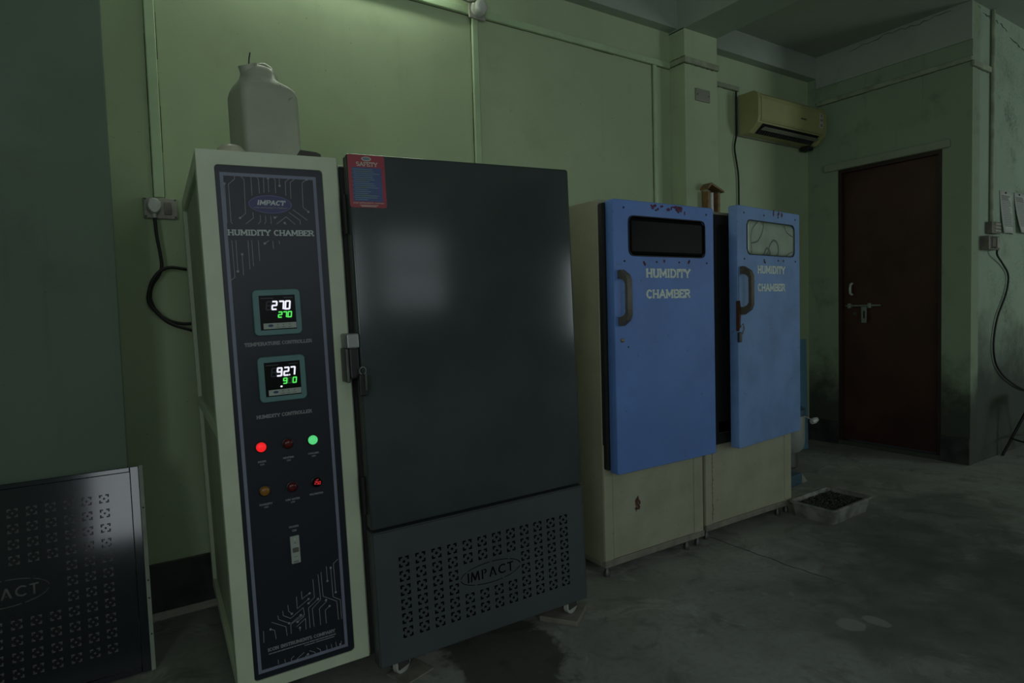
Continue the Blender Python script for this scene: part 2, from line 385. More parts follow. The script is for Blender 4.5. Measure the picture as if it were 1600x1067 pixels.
# ---------------------------------------------------------------- lettering (stroke alphabet with optional slab serifs)
def arc(cx, cy, rx, ry, a0, a1, n=6):
    return [(cx+rx*math.cos(math.radians(a0+(a1-a0)*i/n)), cy+ry*math.sin(math.radians(a0+(a1-a0)*i/n))) for i in range(n+1)]
# glyph: (width, polylines, serif stubs (x, y))
GL = {
 'A': (.78, [[(.08, 0), (.39, 1), (.70, 0)], [(.2, .34), (.58, .34)]], [(.08, 0), (.70, 0)]),
 'B': (.70, [[(.14, 0), (.14, 1)], [(.14, 1), (.45, 1)]+arc(.45, .76, .17, .24, 90, -90)+[(.14, .52)], [(.45, .52)]+arc(.45, .26, .2, .26, 90, -90)+[(.14, 0)]], [(.14, 0), (.14, 1)]),
 'C': (.70, [arc(.38, .5, .28, .5, 48, 312, 12)], []),
 'D': (.74, [[(.14, 0), (.14, 1), (.38, 1)]+arc(.38, .5, .28, .5, 90, -90, 8)+[(.14, 0)]], [(.14, 0), (.14, 1)]),
 'E': (.66, [[(.14, 0), (.14, 1)], [(.14, 1), (.58, 1), (.58, .82)], [(.14, .52), (.46, .52)], [(.14, 0), (.6, 0), (.6, .18)]], [(.14, 0), (.14, 1)]),
 'F': (.62, [[(.14, 0), (.14, 1)], [(.14, 1), (.58, 1), (.58, .82)], [(.14, .5), (.46, .5)]], [(.14, 0), (.14, 1)]),
 'G': (.74, [arc(.38, .5, .28, .5, 48, 330, 12)+[(.64, .45), (.42, .45)]], []),
 'H': (.78, [[(.14, 0), (.14, 1)], [(.64, 0), (.64, 1)], [(.14, .5), (.64, .5)]], [(.14, 0), (.14, 1), (.64, 0), (.64, 1)]),
 'I': (.36, [[(.18, 0), (.18, 1)]], [(.18, 0), (.18, 1)]),
 'L': (.62, [[(.14, 0), (.14, 1)], [(.14, 0), (.56, 0), (.56, .2)]], [(.14, 0), (.14, 1)]),
 'M': (.92, [[(.14, 0), (.14, 1), (.46, .25), (.78, 1), (.78, 0)]], [(.14, 0), (.14, 1), (.78, 0), (.78, 1)]),
 'N': (.78, [[(.14, 0), (.14, 1), (.64, 0), (.64, 1)]], [(.14, 0), (.14, 1), (.64, 1)]),
 'O': (.76, [arc(.38, .5, .28, .5, 0, 360, 14)], []),
 'P': (.66, [[(.14, 0), (.14, 1), (.42, 1)]+arc(.42, .74, .19, .26, 90, -90)+[(.14, .48)]], [(.14, 0), (.14, 1)]),
 'R': (.74, [[(.14, 0), (.14, 1), (.42, 1)]+arc(.42, .75, .19, .25, 90, -90)+[(.14, .5)], [(.4, .5), (.64, 0)]], [(.14, 0), (.14, 1), (.64, 0)]),
 'S': (.62, [arc(.31, .75, .22, .25, 35, 270, 8)+arc(.31, .25, .22, .25, 90, -145, 8)], []),
 'T': (.66, [[(.33, 0), (.33, 1)], [(.05, .8), (.05, 1), (.61, 1), (.61, .8)]], [(.33, 0)]),
 'U': (.76, [[(.14, 1), (.14, .28)]+arc(.38, .28, .24, .28, 180, 360, 8)+[(.62, 1)]], [(.14, 1), (.62, 1)]),
 'V': (.74, [[(.08, 1), (.37, 0), (.66, 1)]], [(.08, 1), (.66, 1)]),
 'W': (1.0, [[(.08, 1), (.28, 0), (.5, .8), (.72, 0), (.92, 1)]], [(.08, 1), (.92, 1)]),
 'Y': (.74, [[(.08, 1), (.37, .48), (.66, 1)], [(.37, .48), (.37, 0)]], [(.08, 1), (.66, 1), (.37, 0)]),
 ' ': (.40, [], []),
}
def text_segs(txt, x0, x1, z0, z1, th=0.16, serif=0.12, shear=0.0, fit=True):
    """segments of txt fitted between x0..x1 and z0..z1; th is stroke width as a share of the height"""
    h = z1-z0; W = sum(GL[c][0] for c in txt); sx = (x1-x0)/W if fit else h
    segs = []; cx = 0
    hh = h*(1-th)
    def T(x, y): return (x0+(cx+x)*sx+shear*y*h, z0+h*th/2+y*hh)
    for ch in txt:
        w_, pl, sf = GL[ch]
        for ln in pl:
            for (a, b), (c_, d) in zip(ln, ln[1:]):
                p, q = T(a, b), T(c_, d)
                vert = abs(p[0]-q[0]) < abs(p[1]-q[1])
                segs.append((*p, *q, (th*h if not vert else min(th*h*1.25, th*1.35*sx))))
        for a, b in sf:
            if serif:
                p, q = T(a-serif, b), T(a+serif, b); segs.append((*p, *q, th*h*0.75))
        cx += w_
    return segs
def print_text(name, txt, x0, x1, z0, z1, y, mat, parent, **kw):
    th = kw.get('th', 0.16); mb = MB(); mb.strokes(text_segs(txt, x0, x1, z0, z1, **kw), y, th*(z1-z0))
    return mb.build(name, mat, parent, fix=False)
SEG = {'0': 'abcdef', '1': 'bc', '2': 'abged', '3': 'abgcd', '5': 'afgcd', '6': 'afgedc', '7': 'abc', '8': 'abcdefg', '9': 'abcdfg'}
def seven(mb, ch, x0, z0, wd, ht, y, th, sl=0.12):
    def T(u, v): return (x0+u*wd+sl*v*ht, z0+v*ht)
    pos = {'a': (0, 1, 1, 1), 'g': (0, .5, 1, .5), 'd': (0, 0, 1, 0), 'f': (0, .5, 0, 1), 'b': (1, .5, 1, 1), 'e': (0, 0, 0, .5), 'c': (1, 0, 1, .5)}
    for k in SEG[ch]:
        a, b, c_, d = pos[k]; p, q = T(a, b), T(c_, d); v = Vector((q[0]-p[0], q[1]-p[1])); g = v*0.10
        mb.strokes([(p[0]+g.x, p[1]+g.y, q[0]-g.x, q[1]-g.y)], y, th)

# ================================================================ THE ROOM
FX0, FX1, FY0 = -1.7, 8.6, -3.2
def sbox(name, mat, *b, bev=0.0):
    return struct(MB().box(*b, bev=bev).build(name, mat))
sbox('floor', 'floor', FX0-.12, FX1+.12, FY0-.12, 3.30, -0.10, 0)
sbox('ceiling', 'ceiling', FX0-.12, FX1+.12, FY0-.12, 3.30, 3.245, 3.36)
sbox('wall_back', 'wall', FX0, 3.24, 2.93, 3.11, 0, 3.245)
sbox('wall_back_recess', 'wall', 3.24, 5.25, 3.11, 3.25, 0, 3.245)
mb = MB(); wy0, wy1, wz0, wz1 = SIDE_WINDOW
mb.box(FX0-.12, FX0, FY0, wy0, 0, 3.245); mb.box(FX0-.12, FX0, wy1, 2.93, 0, 3.245)
mb.box(FX0-.12, FX0, wy0, wy1, 0, wz0); mb.box(FX0-.12, FX0, wy0, wy1, wz1, 3.245)
struct(mb.build('wall_left', 'wall'))
sbox('wall_far_right', 'wall', FX1, FX1+.12, FY0, 1.9, 0, 3.245)
sbox('wall_right_return', 'wall_mould', 5.25, FX1, 1.9, 2.02, 0, 3.245)
DY0, DY1, DZ0, DZ1 = 2.085, 2.85, 0.035, 2.275
mb = MB()
mb.box(5.13, 5.25, 1.9, DY0, 0, 3.245); mb.box(5.13, 5.25, DY1, 3.11, 0, 3.245)
mb.box(5.13, 5.25, DY0, DY1, DZ1, 3.245); mb.box(5.13, 5.25, DY0, DY1, 0, DZ0)
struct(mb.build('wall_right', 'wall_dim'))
mb = MB()                                    # wall behind the camera, with the two window openings and the added third
xs = [FX0]+[v for w_ in WINDOWS for v in w_[:2]]+[FX1]
for i in range(7):
    if i in (1, 3, 5):
        z0, z1 = WINDOWS[i//2][2:]
        mb.box(xs[i], xs[i+1], FY0-.12, FY0, 0, z0); mb.box(xs[i], xs[i+1], FY0-.12, FY0, z1, 3.245)
    else: mb.box(xs[i], xs[i+1], FY0-.12, FY0, 0, 3.245)
struct(mb.build('wall_front', 'wall_shade'))
for k, (x0, x1, z0, z1) in enumerate(WINDOWS):
    mb = MB(); t = 0.05
    mb.box(x0, x0+t, FY0-.09, FY0-.03, z0, z1); mb.box(x1-t, x1, FY0-.09, FY0-.03, z0, z1)
    mb.box(x0+t, x1-t, FY0-.09, FY0-.03, z0, z0+t); mb.box(x0+t, x1-t, FY0-.09, FY0-.03, z1-t, z1)
    if k == 1: mb.box(x0+t, x1-t, FY0-.09, FY0-.03, z0+.78, z0+.88)
    elif k == 2: mb.box((x0+x1)/2-.03, (x0+x1)/2+.03, FY0-.09, FY0-.03, z0+t, z1-t)
    struct(mb.build('window_%d' % (k+1), 'door_frame'))  # the third frames the added fill opening

mb = MB()
for a_, b_ in ((wy0, wy0+.05), (wy1-.05, wy1), ((wy0+wy1)/2-.03, (wy0+wy1)/2+.03)): mb.box(FX0-.09, FX0-.03, a_, b_, wz0, wz1)
mb.box(FX0-.089, FX0-.031, wy0, wy1, wz0, wz0+.05); mb.box(FX0-.089, FX0-.031, wy0, wy1, wz1-.05, wz1)
struct(mb.build('window_4', 'door_frame'))

# pillars and beams
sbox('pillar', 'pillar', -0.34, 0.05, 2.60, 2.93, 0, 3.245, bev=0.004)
sbox('pillar', 'wall', 3.235, 3.557, 2.80, 3.11, 0, 3.0, bev=0.004)
sbox('ceiling_beam', 'ceiling', FX0, 3.235, 2.857, 2.93, 3.005, 3.245)
sbox('ceiling_beam', 'ceiling', 3.235, 3.557, FY0, 3.11, 2.99, 3.245)
sbox('ceiling_beam', 'ceiling', 3.557, 5.13, 3.03, 3.11, 3.07, 3.245)
sbox('ceiling_beam', 'ceiling', 5.118, 5.13, 1.9, 3.03, 2.985, 3.245)
sbox('trim_1', 'plaster_rough', 5.105, 5.13, 2.03, 2.96, 2.275, 2.335, bev=0.008)     # rough plaster lip over the door
sbox('baseboard_back', 'skirt', 0.05, 3.235, 2.912, 2.93, 0, 0.20)
sbox('baseboard_recess', 'skirt', 3.557, 5.13, 3.095, 3.11, 0, 0.18)
sbox('baseboard_right', 'skirt', 5.118, 5.13, 1.9, DY0, 0, 0.19)
sbox('baseboard_right', 'skirt', 5.118, 5.13, DY1, 3.095, 0, 0.19)

# the brown door: frame, leaf, pull handle, tower bolt with hasp, lock
d = struct(MB().box(5.165, 5.195, DY0+.03, DY1-.03, DZ0+.012, DZ1-.03).build('door_1', 'door_wood'))
mb = MB()
mb.box(5.135, 5.24, DY0, DY0+.028, DZ0, DZ1); mb.box(5.135, 5.24, DY1-.028, DY1, DZ0, DZ1); mb.box(5.135, 5.24, DY0+.028, DY1-.028, DZ1-.028, DZ1)
mb.build('door_frame', 'door_frame', d)
mb = MB(); mb.tube([(5.165, 2.755, 1.34), (5.14, 2.755, 1.33), (5.135, 2.755, 1.295), (5.14, 2.755, 1.26), (5.165, 2.755, 1.25)], 0.010, 8)
mb.build('pull_handle', 'white_plastic', d, 60)
bl = MB().cyl((5.148, 2.795, 1.158), (5.148, 2.52, 1.158), 0.008, n=10).build('bolt', 'steel', d, 40)
for y in (2.765, 2.605): MB().box(5.135, 5.166, y-.012, y+.012, 1.138, 1.178, bev=.003).build('bolt_bracket', 'steel', bl)
me = plate([[(-.020, -.13), (.020, -.13), (.022, 0), (-.022, 0)], [(-.007, -.095), (.007, -.095), (.007, -.035), (-.007, -.035)]], 0, .002)
me.transform(Matrix.Translation((5.140, 2.645, 1.150)) @ Matrix.Rotation(-PI/2, 4, 'Z'))
link('hasp', me, 'steel', bl)
MB().lathe([(0, 0), (.014, 0), (.014, .006), (.006, .008), (0, .008)], (5.166, 2.732, 1.095), 14, (-1, 0, 0)).build('keyhole', 'dark_steel', d, 40)

# ================================================================ wall fittings
def trunk(label, mat, *boxes):
    mb = MB()
    for b in boxes: mb.box(*b, bev=0.003, seg=1)
    o = tag(mb.build('cable_trunking', mat), label, 'trunking', 'cable trunking on the walls')
    rg = random.Random(len(label)); eps = 0.0035
    for b in boxes:                                    # grime that has settled along both edges
        x0, x1, y0, y1, z0, z1 = b; horiz = z1-z0 < .1
        for side in (0, 1):
            mb = MB(); n = 14; L0, L1 = (x0, x1) if (horiz and x1-x0 > y1-y0) else ((y0, y1) if horiz else (z0, z1))
            for i in range(n):
                a = L0+(L1-L0)*i/n; e = L0+(L1-L0)*(i+1)/n; w_ = rg.uniform(.0008, .0045)
                if horiz:
                    za, zb = (z1, z1+w_) if side else (z0-w_, z0)
                    if x1-x0 > y1-y0: mb.box(a, e, y1-.003, y1, za, zb)
                    else: mb.box(x0 if x0 < 4 else x1-.003, x0+.003 if x0 < 4 else x1, a, e, za, zb)
                else:
                    xa, xb = (x1, x1+w_) if side else (x0-w_, x0); mb.box(xa, xb, y1-.003, y1, a, e)
            bmesh.ops.remove_doubles(mb.bm, verts=mb.bm.verts, dist=1e-6)
            mb.build('grime_line', 'crevice', o)
    return o
trunk('long green painted cable trunking running level along the upper back wall', 'pvc',
      (0.9, 3.235, 2.910, 2.93, 2.768, 2.806))
trunk('vertical green cable trunking dropping behind the tall grey chamber door', 'pvc', (1.716, 1.752, 2.912, 2.93, 0.9, 2.768))
trunk('narrow vertical trunking near the pillar, rising behind the first blue chamber', 'pvc', (3.070, 3.100, 2.914, 2.93, 0.9, 2.768))
trunk('vertical cable trunking ending at the socket plate beside the left pillar', 'pvc', (0.200, 0.238, 2.912, 2.93, 1.70, 3.005))
trunk('short grimy trunking wrapped round the pillar left of the air conditioner', 'pvc_grime',
      (3.217, 3.235, 2.782, 2.91, 2.770, 2.806), (3.235, 3.557, 2.782, 2.80, 2.770, 2.806))
trunk('short trunking between the pillar and the air conditioner', 'pvc_grime', (3.557, 4.19, 3.092, 3.11, 2.835, 2.868))
trunk('grimy trunking running level above the brown door', 'pvc_grime', (5.112, 5.13, 1.9, 3.02, 2.838, 2.872))
trunk('short trunking piece round the wall corner right of the brown door', 'pvc_grime', (5.113, 5.40, 1.882, 1.9, 2.80, 2.838))
mb = MB(); mb.cyl((5.425, 1.885, 1.735), (5.425, 1.885, 3.24), 0.013, n=12)
tag(mb.build('conduit_pipe', 'pvc_grime', None, 40), 'thin vertical conduit pipe above the brown switch boxes right of the door', 'pipe')

# ceiling rose style junction and its wire
t = thing('junction_box', 'round white junction box on the trunking at the top of the back wall', 'junction box', (1.742, 2.91, 2.798))
MB().box(-.05, .05, -.014, 0, -.052, .055, bev=.004).build('base_plate', 'dirty_plastic', t)
MB().lathe([(0, .055), (.022, .055), (.036, .045), (.041, .02), (.042, 0), (0, 0)], (0, -.014, -.004), 20, (0, -1, 0)).build('cover', 'white_plastic', t, 50)
mb = MB(); mb.tube([(1.72, 2.862, 2.822), (1.70, 2.862, 2.812), (1.67, 2.865, 2.805), (1.62, 2.87, 2.812), (1.56, 2.875, 2.84), (1.50, 2.88, 2.868)], 0.005, 6)
tag(mb.build('lamp_wire', 'brown_plastic', None, 60), 'thin dark wire curving up from the round junction box', 'wire')
# the tube lamp whose glow falls on the back wall, just above the frame
t = thing('tube_light', 'fluorescent tube lamp on the back wall above the grey chamber', 'lamp', (0.95, 2.93, 2.955))
MB().box(-.62, .62, -.045, 0, -.025, .025, bev=.004).build('batten', 'white_plastic', t)
MB().cyl((-.60, -.070, 0), (.60, -.070, 0), .0135, n=12).build('tube', 'tube', t, 40)
for s in (-1, 1): MB().box(s*.61-.012, s*.61+.012, -.088, -.045, -.02, .02, bev=.003).build('tube_holder', 'white_plastic', t)

# socket plate, plug and cable beside the left pillar
t = thing('switchboard', 'beige wall socket plate with a rocker switch beside the left pillar', 'socket', (.2205, 2.93, 1.656))
MB().box(-.060, .060, -.022, 0, -.042, .042, bev=.004).build('plate', 'dirty_plastic', t)
sw = MB().box(.012, .040, -.028, -.020, -.026, .026, bev=.003).build('rocker_switch', 'brown_plastic', t)
for sx in (-.053, .053):
    for sz in (-.035, .035): MB().lathe([(0, .003), (.004, .002), (.004, 0)], (sx, -.022, sz), 10, (0, -1, 0)).build('screw', 'dark_steel', t)
t = thing('power_plug', 'white round-topped plug pushed into the wall socket plate', 'plug', (.197, 2.908, 1.662))
prof = [(.0, .030)]+[(.026*math.cos(math.radians(a)), .030*math.sin(math.radians(a))) for a in (60, 30, 0, -30)]+[(.012, -.030), (0, -.034)]
poly = [(x, z) for x, z in prof]+[(-x, z) for x, z in prof[-2:0:-1]]
mb = MB(); mb.loft([[(x, 0, z) for x, z in poly], [(x*1.05, -.018, z*1.05) for x, z in poly], [(x*.82, -.036, z*.82) for x, z in poly]]); mb.build('plug_body', 'white_plastic', t, 40)
MB().cyl((0, -.016, -.032), (0, -.016, -.048), .008, .006, 10).build('strain_relief', 'white_plastic', t, 40)
def smooth_path(pts, n=5):
    pts = [Vector(p) for p in pts]; out = []
    for i in range(len(pts)-1):
        p0, p1, p2, p3 = pts[max(i-1, 0)], pts[i], pts[i+1], pts[min(i+2, len(pts)-1)]
        for k in range(n):
            u = k/n
            out.append(0.5*((2*p1)+(p2-p0)*u+(2*p0-5*p1+4*p2-p3)*u*u+(3*p1-p0-3*p2+p3)*u**3))
    out.append(pts[-1]); return out
cab = [(.197, 2.892, 1.614), (.201, 2.892, 1.54), (.209, 2.892, 1.475), (.212, 2.892, 1.42), (.200, 2.892, 1.385), (.176, 2.90, 1.345), (.166, 2.90, 1.30), (.176, 2.90, 1.255),
       (.205, 2.90, 1.215), (.245, 2.90, 1.192), (.30, 2.90, 1.185), (.36, 2.90, 1.20), (.41, 2.90, 1.27), (.40, 2.90, 1.36), (.34, 2.90, 1.40), (.285, 2.888, 1.411), (.24, 2.885, 1.415), (.205, 2.885, 1.400),
       (.175, 2.885, 1.36), (.160, 2.885, 1.31), (.160, 2.885, 1.275), (.18, 2.885, 1.24), (.215, 2.885, 1.20), (.25, 2.885, 1.178), (.30, 2.885, 1.160), (.37, 2.90, 1.13)]
tag(MB().tube(smooth_path(cab, 4), .0068, 8).build('power_cable', 'rubber', None, 60), 'thick black power cable coiled in a loop beside the humidity chamber', 'cable')

# blank plate on the pillar
t = thing('blank_plate', 'small grey blank cover plate high on the pillar by the air conditioner', 'cover plate', (3.40, 2.80, 2.586))
MB().box(-.07, .07, -.010, 0, -.040, .040, bev=.003).build('plate', 'ac_lip', t)
for s in (-.055, .055): MB().lathe([(0, .003), (.005, .002), (.005, 0)], (s, -.010, 0), 10, (0, -1, 0)).build('screw', 'dark_steel', t)
# wooden gauge box on the pillar
t = thing('wooden_gauge', 'little roofed wooden holder with a white glass tube on the pillar above the blue chambers', 'gauge', (3.440, 2.80, 1.80))
MB().box(-.058, .058, -.012, 0, -.08, .16).build('back_board', 'wood', t)
for s in (-1, 1): MB().box(s*.050-.011, s*.050+.011, -.055, -.012, -.08, .150, bev=.002).build('side_board', 'wood', t)
MB().prism([(-.075, .175), (-.040, .205), (.085, .160), (.085, .148), (-.04, .190), (-.075, .160)], -.07, 0).build('roof', 'wood', t)
MB().cyl((0, -.034, -.06), (0, -.034, .145), .012, n=12).build('glass_tube', 'bright_glass', t, 40)

# air conditioner
AX0, AX1 = 4.17, 5.07
t = thing('air_conditioner', 'yellowed wall air conditioner with open flap high in the corner by the brown door', 'air conditioner', (AX0, 3.11, 2.5))
L = AX1-AX0
prof = [(0, 0), (-.105, 0), (-.180, .060), (-.190, .10), (-.190, .235), (-.182, .268), (-.155, .290), (0, .290)]
MB().prism(prof, 0.012, L-.012, 'yz').build('body', 'ac', t)
MB().prism([(-.02, -.004), (-.115, -.004), (-.186, .058), (-.196, .10), (-.196, .235), (-.187, .272), (-.157, .296), (-.02, .296)], -.004, .028, 'yz').build('end_cap', 'ac', t)
MB().prism([(-.02, -.004), (-.115, -.004), (-.186, .058), (-.196, .10), (-.196, .235), (-.187, .272), (-.157, .296), (-.02, .296)], L-.028, L+.004, 'yz').build('end_cap', 'ac', t)
MB().box(-.012, L+.004, -.028, 0, -.006, .285).build('back_plate', 'ac_lip', t)
fp = MB().prism([(-.190, .070), (-.199, .085), (-.200, .23), (-.192, .262), (-.186, .262), (-.186, .07)], .032, L-.032, 'yz').build('front_panel', 'ac', t)
MB().box(L*.60, L*.68, -.2022, -.199, .150, .160).build('emblem_strip', 'dark_steel', fp)
st = MB().box(L-.098, L-.058, -.2022, -.199, .115, .235).build('rating_sticker', 'paper', fp)
mb = MB(); mb.disc(L-.078, .215, -.2026, .013, .016, 12); mb.box(L-.096, L-.060, -.2028, -.2022, .168, .190); mb.box(L-.090, L-.066, -.2028, -.2022, .125, .150)
mb.build('sticker_print', 'ink', fp)
# slanted outlet: dark mouth, vanes, open flap
A, B = Vector((-.105, 0)), Vector((-.180, .060)); dv = (B-A); dv /= dv.length; nv = Vector((-dv.y, dv.x))*-1
if nv.y > 0: nv = -nv
def onp(u, h): p = A+dv*u*0.096+nv*h; return (p.x, p.y)
MB().prism([onp(.04, .001), onp(.98, .001), onp(.98, .004), onp(.04, .004)], .075, L-.075, 'yz').build('outlet', 'void', t)
MB().prism([onp(.50, .010), onp(.86, .022), onp(.86, .028), onp(.50, .016)], .09, L-.085, 'yz').build('flap', 'ac_lip', t)
for i in range(24):
    x = .10+i*(L-.20)/23
    MB().prism([onp(.08, .003), onp(.46, .003), onp(.44, .014), onp(.10, .014)], x, x+.004, 'yz').build('vane', 'dark_steel', t)
MB().box(L-.10, L-.02, -.10, -.02, -.035, -.004, bev=.008).build('drain_stub', 'rubber', t)
tag(MB().tube(smooth_path([(4.150, 3.095, 2.83), (4.150, 3.095, 2.62), (4.148, 3.095, 2.50), (4.125, 3.095, 2.40), (4.150, 3.095, 2.28), (4.168, 3.095, 2.18), (4.170, 3.095, 1.98), (4.165, 3.095, 1.55)], 5), .007, 6).build('ac_cable', 'rubber', None, 60),
    'thin dark cable hanging down the wall from the air conditioner', 'cable')

# switch boxes, cable and papers right of the door
t = thing('switch_box', 'browned junction box, the upper of two right of the brown door', 'switch box', (5.36, 1.9, 1.655))
MB().box(0, .155, -.042, 0, 0, .085, bev=.004).build('case', 'brown_plastic', t)
for z in (.02, .044, .068): MB().box(.05, .145, -.046, -.041, z-.006, z+.006).build('louvre', 'dirty_plastic', t)
t = thing('switch_box', 'browned switch and socket box, the lower of two right of the brown door', 'switch box', (5.27, 1.9, 1.535))
MB().box(0, .185, -.056, 0, 0, .100, bev=.004).build('case', 'brown_plastic', t)
MB().box(.045, .105, -.062, -.055, .02, .085, bev=.003).build('rocker_switch', 'handle_b', t)
MB().box(.030, .118, -.059, -.055, .010, .092, bev=.003).build('switch_frame', 'black', t)
MB().box(.128, .170, -.064, -.055, .015, .090, bev=.004).build('plug_face', 'dirty_plastic', t)
tag(MB().tube(smooth_path([(5.43, 1.85, 1.545), (5.46, 1.86, 1.50), (5.62, 1.88, 1.44), (5.74, 1.885, 1.355), (5.70, 1.885, 1.22), (5.55, 1.885, 1.05), (5.49, 1.885, .90), (5.49, 1.885, .78), (5.56, 1.885, .67), (5.75, 1.88, .56), (6.12, 1.88, .45), (6.7, 1.88, .40)], 5), .0068, 7).build('wall_cable', 'rubber', None, 60),
    'black cable snaking down the mouldy wall from the switch boxes', 'cable')
def paper(x0, wd, z0, z1, label, curl):
    t = thing('notice_sheet', label, 'paper', (x0, 1.9, z0), group='printed sheets pinned to the mouldy wall')
    def shp(u, v, off): return (u*wd+curl*(1-v)*.10, -.004-off-curl*.05*(1-v)**2*(1-u)-.018*math.sin(PI*u)*(1-v), v*(z1-z0))
    mb = MB(); N = 6
    for a in range(N):
        for b in range(N):
            mb.poly([shp(a/N, b/N, 0), shp((a+1)/N, b/N, 0), shp((a+1)/N, (b+1)/N, 0), shp(a/N, (b+1)/N, 0)])
    bmesh.ops.remove_doubles(mb.bm, verts=mb.bm.verts, dist=1e-6)
    o = mb.build('sheet', 'paper', t, 60); so = o.modifiers.new('thickness', 'SOLIDIFY'); so.thickness = 0.0015; so.offset = -1
    mb = MB(); r = random.Random(x0)
    for k in range(20):
        v = .90-k*.038; e = r.uniform(.6, .88); w2 = .006 if k > 2 else .010
        pts = [shp(.10+(e-.10)*q/4, v, .0012) for q in range(5)]; pt2 = [shp(.10+(e-.10)*q/4, v-w2/(z1-z0)*1.0, .0012) for q in range(5)]
        for q in range(4): mb.poly([pt2[q], pt2[q+1], pts[q+1], pts[q]])
    mb.build('print_lines', 'ink', t, fix=False)
    MB().lathe([(0, .008), (.007, .006), (.007, 0)], (wd*.45, -.004, z1-z0-.012), 10, (0, -1, 0)).build('pin', 'rubber', t)
paper(5.60, .225, 1.672, 1.985, 'yellowed printed sheet nearest the switch boxes on the right wall', .35)
paper(5.87, .205, 1.685, 1.99, 'second yellowed printed sheet from the switch boxes, at the photo edge', .6)
paper(6.13, .215, 1.69, 1.985, 'curled sheet beyond the second printed sheet, cut by the photo edge', .9)

# plaster cracks up by the ceiling
def crack(name, pts, r0, parent):
    rg = random.Random(len(pts)); P = []
    for a, b in zip(pts, pts[1:]):
        for k in range(8):
            q = Vector(a).lerp(Vector(b), k/8); P.append(q+Vector((0, rg.uniform(-.006, .006), rg.uniform(-.010, .010))))
    mb = MB(); mb.tube(P, [r0*rg.uniform(.4, 1.3) for _ in P], 5); return mb.build(name, 'crevice', parent)
crack('plaster_crack', [(5.117, 2.75, 3.20), (5.117, 2.45, 3.225), (5.117, 2.2, 3.215), (5.117, 2.0, 3.235)], .0022, bpy.data.objects['ceiling_beam.003'])
crack('plaster_crack', [(5.16, 1.899, 3.235), (5.35, 1.899, 3.19), (5.6, 1.899, 3.18), (5.9, 1.899, 3.10), (6.2, 1.899, 3.08)], .0022, bpy.data.objects['wall_right_return'])

# ================================================================ GREY HUMIDITY CHAMBER WITH CONTROL COLUMN
def motif(cx, cz, h=.0175, arm=.0125, t=.0060, r=.0050):
    out = []
    for sx in (-1, 1):
        for sz in (-1, 1):
            p = [(h, h), (h-arm, h), (h-arm, h-t), (h-t, h-t), (h-t, h-arm), (h, h-arm)]
            out.append([(cx+sx*a, cz+sz*b) for a, b in p])
    out.append([(cx+r*math.cos(2*PI*i/8), cz+r*math.sin(2*PI*i/8)) for i in range(8)])
    return out
def stencil_logo(cx, cz, rx=.119, rz=.038):
    out = []
    def band(a0, a1, n=10, w=.0028):
        o = [(cx+rx*math.cos(math.radians(a0+(a1-a0)*i/n)), cz+rz*math.sin(math.radians(a0+(a1-a0)*i/n))) for i in range(n+1)]
        k = [(cx+(rx-w*1.3)*math.cos(math.radians(a0+(a1-a0)*i/n)), cz+(rz-w)*math.sin(math.radians(a0+(a1-a0)*i/n))) for i in range(n+1)]
        out.append(o+k[::-1])
    for a0, a1 in ((4, 50), (54, 88), (92, 140), (144, 176), (184, 236), (240, 292), (296, 350)): band(a0, a1)
    H = .034; z0 = cz-H/2
    G = {'I': [[(0, 0), (.17, 0), (.17, 1), (0, 1)]],
         'M': [[(0, 0), (.1, 1), (.28, 1), (.5, .42), (.72, 1), (.9, 1), (1, 0), (.83, 0), (.77, .62), (.58, .1), (.42, .1), (.23, .62), (.17, 0)]],
         'P': [[(0, 0), (.17, 0), (.17, 1), (0, 1)], [(.25, 1), (.48, .97), (.58, .76), (.48, .55), (.30, .48), (.27, .60), (.36, .66), (.42, .76), (.36, .85), (.25, .87)]],
         'A': [[(0, 0), (.34, 1), (.5, 1), (.84, 0), (.66, 0), (.42, .72), (.18, 0)], [(.34, .2), (.50, .2), (.47, .32), (.37, .32)]],
         'C': [arc(.5, .5, .5, .5, 45, 315, 12)+arc(.5, .5, .33, .35, 315, 45, 12)],
         'T': [[(.26, 0), (.42, 0), (.42, .85), (.68, .85), (.68, 1), (0, 1), (0, .85), (.26, .85)]]}
    x = cx-.092; wd = {'I': .30, 'M': 1.2, 'P': .80, 'A': 1.02, 'C': 1.02, 'T': .7}
    for ch in 'IMPACT':
        for pl in G[ch]: out.append([(x+a*H*1.06, z0+b*H) for a, b in pl])
        x += wd[ch]*H*1.06
    return out

T1 = thing('humidity_chamber', 'tall grey humidity chamber with a cream control column, lit displays and steel-grey door', 'test chamber', (0.280, 1.940, 0), (0, -.025, -.058))
DP = 0.90
mb = MB()
b = 0.004
# welded front frame in one sheet, then the rear upright and the side rails
link('front_frame', plate([rrect(0, .3925, .0846, 1.677, .004), rrect(.046, .346, .118, 1.636, .010)], .025, .0235, .0015), 'cream', T1)
MB().box(0, .046, DP-.05, DP, .0846, 1.677, b).build('rear_upright', 'cream', T1)
for bx_ in ((0, .046, .05, DP-.05, 1.630, 1.677), (0, .046, .05, DP-.05, .0846, .135), (0, .040, .05, DP-.05, .850, .892)):
    MB().box(*bx_, b).build('side_rail', 'cream', T1)
MB().box(.046, .3925, .05, DP, 1.662, 1.676).build('top_sheet', 'cream', T1)
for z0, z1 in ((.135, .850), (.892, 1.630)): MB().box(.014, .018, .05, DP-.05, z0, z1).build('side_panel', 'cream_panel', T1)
mb = MB(); mb.box(.3925, 1.2245, .012, DP, .085, 1.66, .006); mb.build('cabinet_body', 'cream', T1)
MB().box(.398, 1.22, -.004, .011, .09, 1.65).build('door_gasket', 'rubber', T1)
MB().box(.4095, 1.222, -.032, -.0045, .511, 1.678, bev=.004).build('door_inner_lip', 'grey_gasket', T1)

